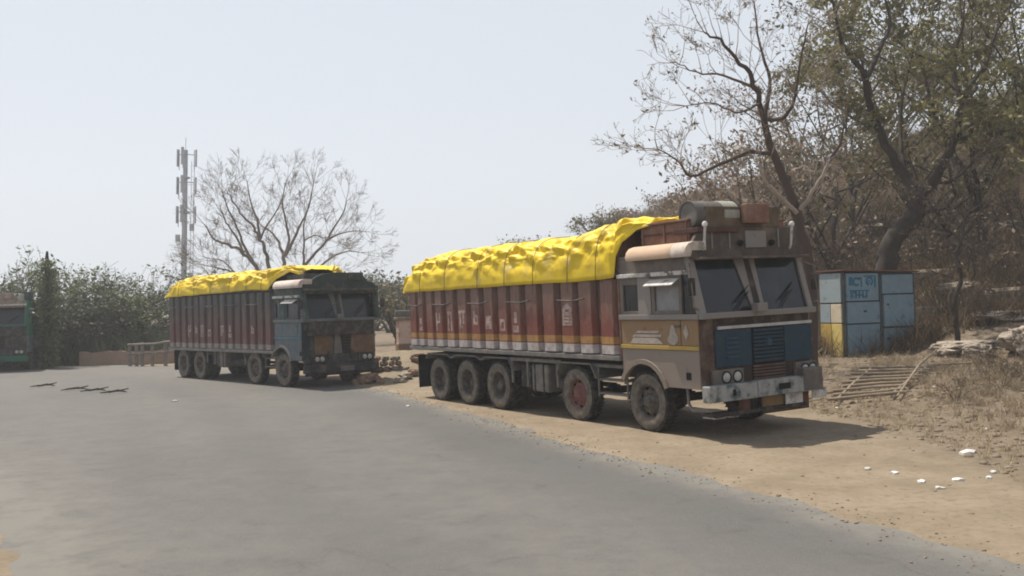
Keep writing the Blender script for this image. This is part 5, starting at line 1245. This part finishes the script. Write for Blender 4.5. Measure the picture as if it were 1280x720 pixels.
def scatter_rocks(name, label, n, sampler, smin, smax, m, seed):
    rng = np.random.RandomState(seed); base = []
    for k in range(4):
        bm = bmesh.new(); bmesh.ops.create_icosphere(bm, subdivisions=1, radius=1)
        vv = np.array([v.co * (1 + .75 * mn.noise(v.co * 1.7 + Vector((k * 9, seed, 0)))) for v in bm.verts]); ff = np.array([[v.index for v in f.verts] for f in bm.faces]); bm.free(); base.append((vv, ff))
    X, Y = sampler(rng, n); Z = np.where(sdist(X, Y, EDGE_R) < 1.2, np.maximum(height(X, Y), -.02), height(X, Y)); s = smin + (smax - smin) * rng.rand(n) ** 4.5
    Vs = []; Fs = []; o = 0
    for i in range(n):
        vv, ff = base[i % 4]; a = rng.rand() * 6.28; R_ = np.array([[cos(a), -sin(a), 0], [sin(a), cos(a), 0], [0, 0, 1]]); q = (vv * s[i] * np.array([1, .75, .55])) @ R_.T + np.array([X[i], Y[i], Z[i] + s[i] * .02]); Vs.append(q); Fs.append(ff + o); o += len(vv)
    me = npmesh(name, np.concatenate(Vs), np.concatenate(Fs), m); oo = link(name, me); tag(oo, label, kind='stuff'); return oo
def samp_verge(rng, n):
    out = []
    while len(out) < n:
        x = rng.uniform(-6, 16, n * 3); y = rng.uniform(7, 33, n * 3); dR = sdist(x, y, EDGE_R)
        k = (dR > -.5) & (dR < 9) & (rng.rand(n * 3) < np.where(dR > 2.5, .8, .25)) ; out += list(zip(x[k], y[k]))
    out = np.array(out[:n]); return out[:, 0], out[:, 1]
def samp_edge(rng, n):
    out = []
    while len(out) < n:
        x = rng.uniform(-6, 5, n * 3); y = rng.uniform(7.5, 32, n * 3); dR = sdist(x, y, EDGE_R); k = np.abs(dR + .1) < np.abs(rng.normal(0, .35, n * 3)); out += list(zip(x[k], y[k]))
    out = np.array(out[:n]); return out[:, 0], out[:, 1]
def samp_rubble(rng, n):
    a = rng.uniform(990, 1400, n); d = rng.uniform(0, 1, n) ** 1.1; d0 = np.clip(18.5 - (a - 1000) * .027, 10.2, 19); d = d0 + d * (30 - d0); P_ = [at(q, 400, w_) for q, w_ in zip(a, d)]
    return np.array([p.x for p in P_]), np.array([p.y for p in P_])
def samp_hill(rng, n):
    a = rng.uniform(860, 1400, n); d = rng.uniform(27, 75, n); P_ = [at(q, 400, w_) for q, w_ in zip(a, d)]
    return np.array([p.x for p in P_]), np.array([p.y for p in P_])
scatter_rocks('pebbles', 'loose pebbles on the sandy verge', 3500, samp_verge, .006, .035, M['soilrock'], 1)
scatter_rocks('edge_gravel', 'loose gravel spilled along the asphalt edge', 2600, samp_edge, .004, .024, M['soilrock'], 4)
scatter_rocks('rubble', 'stony rubble on the bank', 4200, samp_rubble, .008, .085, M['soilrock'], 2)
scatter_rocks('hill_stones', 'stones strewn over the dry hillside', 1500, samp_hill, .06, .38, M['rock'], 3)

def tufts(name, label, n, sampler, h, wd, blades, m, seed, lean=.5):
    rng = np.random.RandomState(seed); X, Y = sampler(rng, n); Z = height(X, Y)
    N = n * blades; bx = np.repeat(X, blades) + rng.normal(0, h * .22, N); by = np.repeat(Y, blades) + rng.normal(0, h * .22, N); bz = np.repeat(Z, blades) - .02
    hh = h * rng.uniform(.35, 1.2, N) * np.repeat(rng.uniform(.5, 1.3, n), blades); a = rng.uniform(0, 6.28, N); l = rng.normal(0, lean, (N, 2)) * hh[:, None]
    dx, dy = np.cos(a) * wd, np.sin(a) * wd; B = np.stack([bx, by, bz], 1)
    V = np.stack([B - np.stack([dx, dy, 0 * dx], 1), B + np.stack([dx, dy, 0 * dx], 1), B + np.stack([l[:, 0], l[:, 1], hh], 1)], 1).reshape(-1, 3)
    me = npmesh(name, V, np.arange(N * 3).reshape(N, 3), m); tag(link(name, me), label, kind='stuff')
def samp_weeds(rng, n):
    out = []
    while len(out) < n:
        a = rng.uniform(1090, 1360, n); d = rng.uniform(15.0, 25.5, n); k = rng.rand(n) < (.2 + .8 * (vnoise(a / 30, d, .8, 40) > .0)) * sstep(1090, 1220, a + 25 * (d - 19)); out += list(zip(a[k], d[k]))
    P_ = [at(q, 400, w_) for q, w_ in out[:n]]; return np.array([p.x for p in P_]), np.array([p.y for p in P_])
tufts('dry_weeds', 'dry weeds on the rubble bank at the right', 1100, samp_weeds, .21, .006, 15, M['weed'], 5, .6)
tufts('dry_grass', 'pale dry grass tufts on the bank', 1300, samp_rubble, .15, .006, 14, M['straw'], 6, .6)
tufts('hill_brush', 'dry leafless brush covering the hillside', 12000, samp_hill, .80, .018, 12, M['brush'], 7, .55)
tufts('hill_grass', 'pale dry grass patches on the hillside', 4500, samp_hill, .32, .02, 10, M['straw'], 8, .7)
def samp_far(rng, n):
    a = rng.uniform(-60, 225, n); d = rng.uniform(45.5, 56, n); P_ = [at(q, 400, w_) for q, w_ in zip(a, d)]; return np.array([p.x for p in P_]), np.array([p.y for p in P_])
def samp_ridge(rng, n):
    a = rng.uniform(500, 900, n); d = rng.uniform(52, 100, n); P_ = [at(q, 400, w_) for q, w_ in zip(a, d)]; return np.array([p.x for p in P_]), np.array([p.y for p in P_])
tufts('roadside_undergrowth', 'dark undergrowth beneath the thorn trees', 2200, samp_far, 1.1, .05, 14, M['leaf_dark'], 9, .5)
tufts('ridge_brush', 'dry brush along the low ridge', 3000, samp_ridge, 1.0, .03, 10, M['brush'], 10, .5)

# leafless bushes on the slope, individually
bush_src = []
for k in range(3):
    mb = MB(); tips = []
    for s_ in range(7): grow(mb, tips, Vector((0, 0, -.05)), Vector((random.gauss(0, .6), random.gauss(0, .6), 1)), .95, .02, 2, dict(jit=.2, trop=.02, rmin=.006, nb=[0, 4, 4], ang=(.4, 1), lv=2, seg=.25))
    me1 = bpy.data.meshes.new('stems'); me1.from_pydata(mb.v, [], mb.f); me1.materials.append(M['twigB']); V, F = leaves(random.sample(tips, len(tips) // 2), 1, .08, .05); bush_src.append((me1, npmesh('foliage', V, F, M['leaf_brown'])))
rng = np.random.RandomState(77)
spots = [(rng.uniform(1010, 1300), rng.uniform(30, 55)) for _ in range(34)] + [(rng.uniform(1190, 1300), rng.uniform(17.5, 23.5)) for _ in range(9)] + [(rng.uniform(870, 1010), rng.uniform(36, 60)) for _ in range(14)]
for i, (a_, d_) in enumerate(spots):
    p = gp(a_, d_); m1, m2 = bush_src[i % 3]; lowb = 34 <= i < 43
    T = thing('dry_bush', 'leafless brown weed bush on the rubble bank at the right' if lowb else 'leafless brown thorn bush on the dry hillside', 'bush', loc=p, rotz=rng.uniform(0, 6), group='weed bushes on the rubble bank' if lowb else 'thorn bushes on the hillside')
    s_ = rng.uniform(.28, .5) if lowb else rng.uniform(.9, 2.0); T.scale = (s_, s_, s_ * rng.uniform(.7, 1.1)); link('stems', m1, T); link('foliage', m2, T)

# ------------------------------------------------------------------ haze
hb = MB().box(-170, 170, -30, 175, -3, 27); hm = bpy.data.materials.new('haze'); hm.use_nodes = True; n = hm.node_tree
n.nodes.remove(n.nodes['Principled BSDF']); pv = n.nodes.new('ShaderNodeVolumePrincipled'); pv.inputs['Color'].default_value = (.93, .95, 1, 1); pv.inputs['Density'].default_value = .0011; pv.inputs['Anisotropy'].default_value = .25
n.links.new(pv.outputs[0], n.nodes['Material Output'].inputs['Volume'])
tag(hb.build('haze', hm, None), 'thin dusty haze in the air', kind='stuff')

# base colours of the dusty, dull real-world surfaces, set for this exposure
for m_ in bpy.data.materials:
    if m_.name == 'haze' or not m_.use_nodes: continue
    if m_.name not in ('dusty_ground', 'dusty_asphalt'): continue
    for nd in m_.node_tree.nodes:
        if nd.type == 'MIX':
            for k in ('A', 'B'):
                for i_ in nd.inputs:
                    if i_.name == k and i_.type == 'RGBA' and not i_.is_linked:
                        c = i_.default_value; i_.default_value = (c[0] * ALBEDO, c[1] * ALBEDO, c[2] * ALBEDO, 1)
        elif nd.type == 'VALTORGB':
            for e in nd.color_ramp.elements: c = e.color; e.color = (c[0] * ALBEDO, c[1] * ALBEDO, c[2] * ALBEDO, 1)
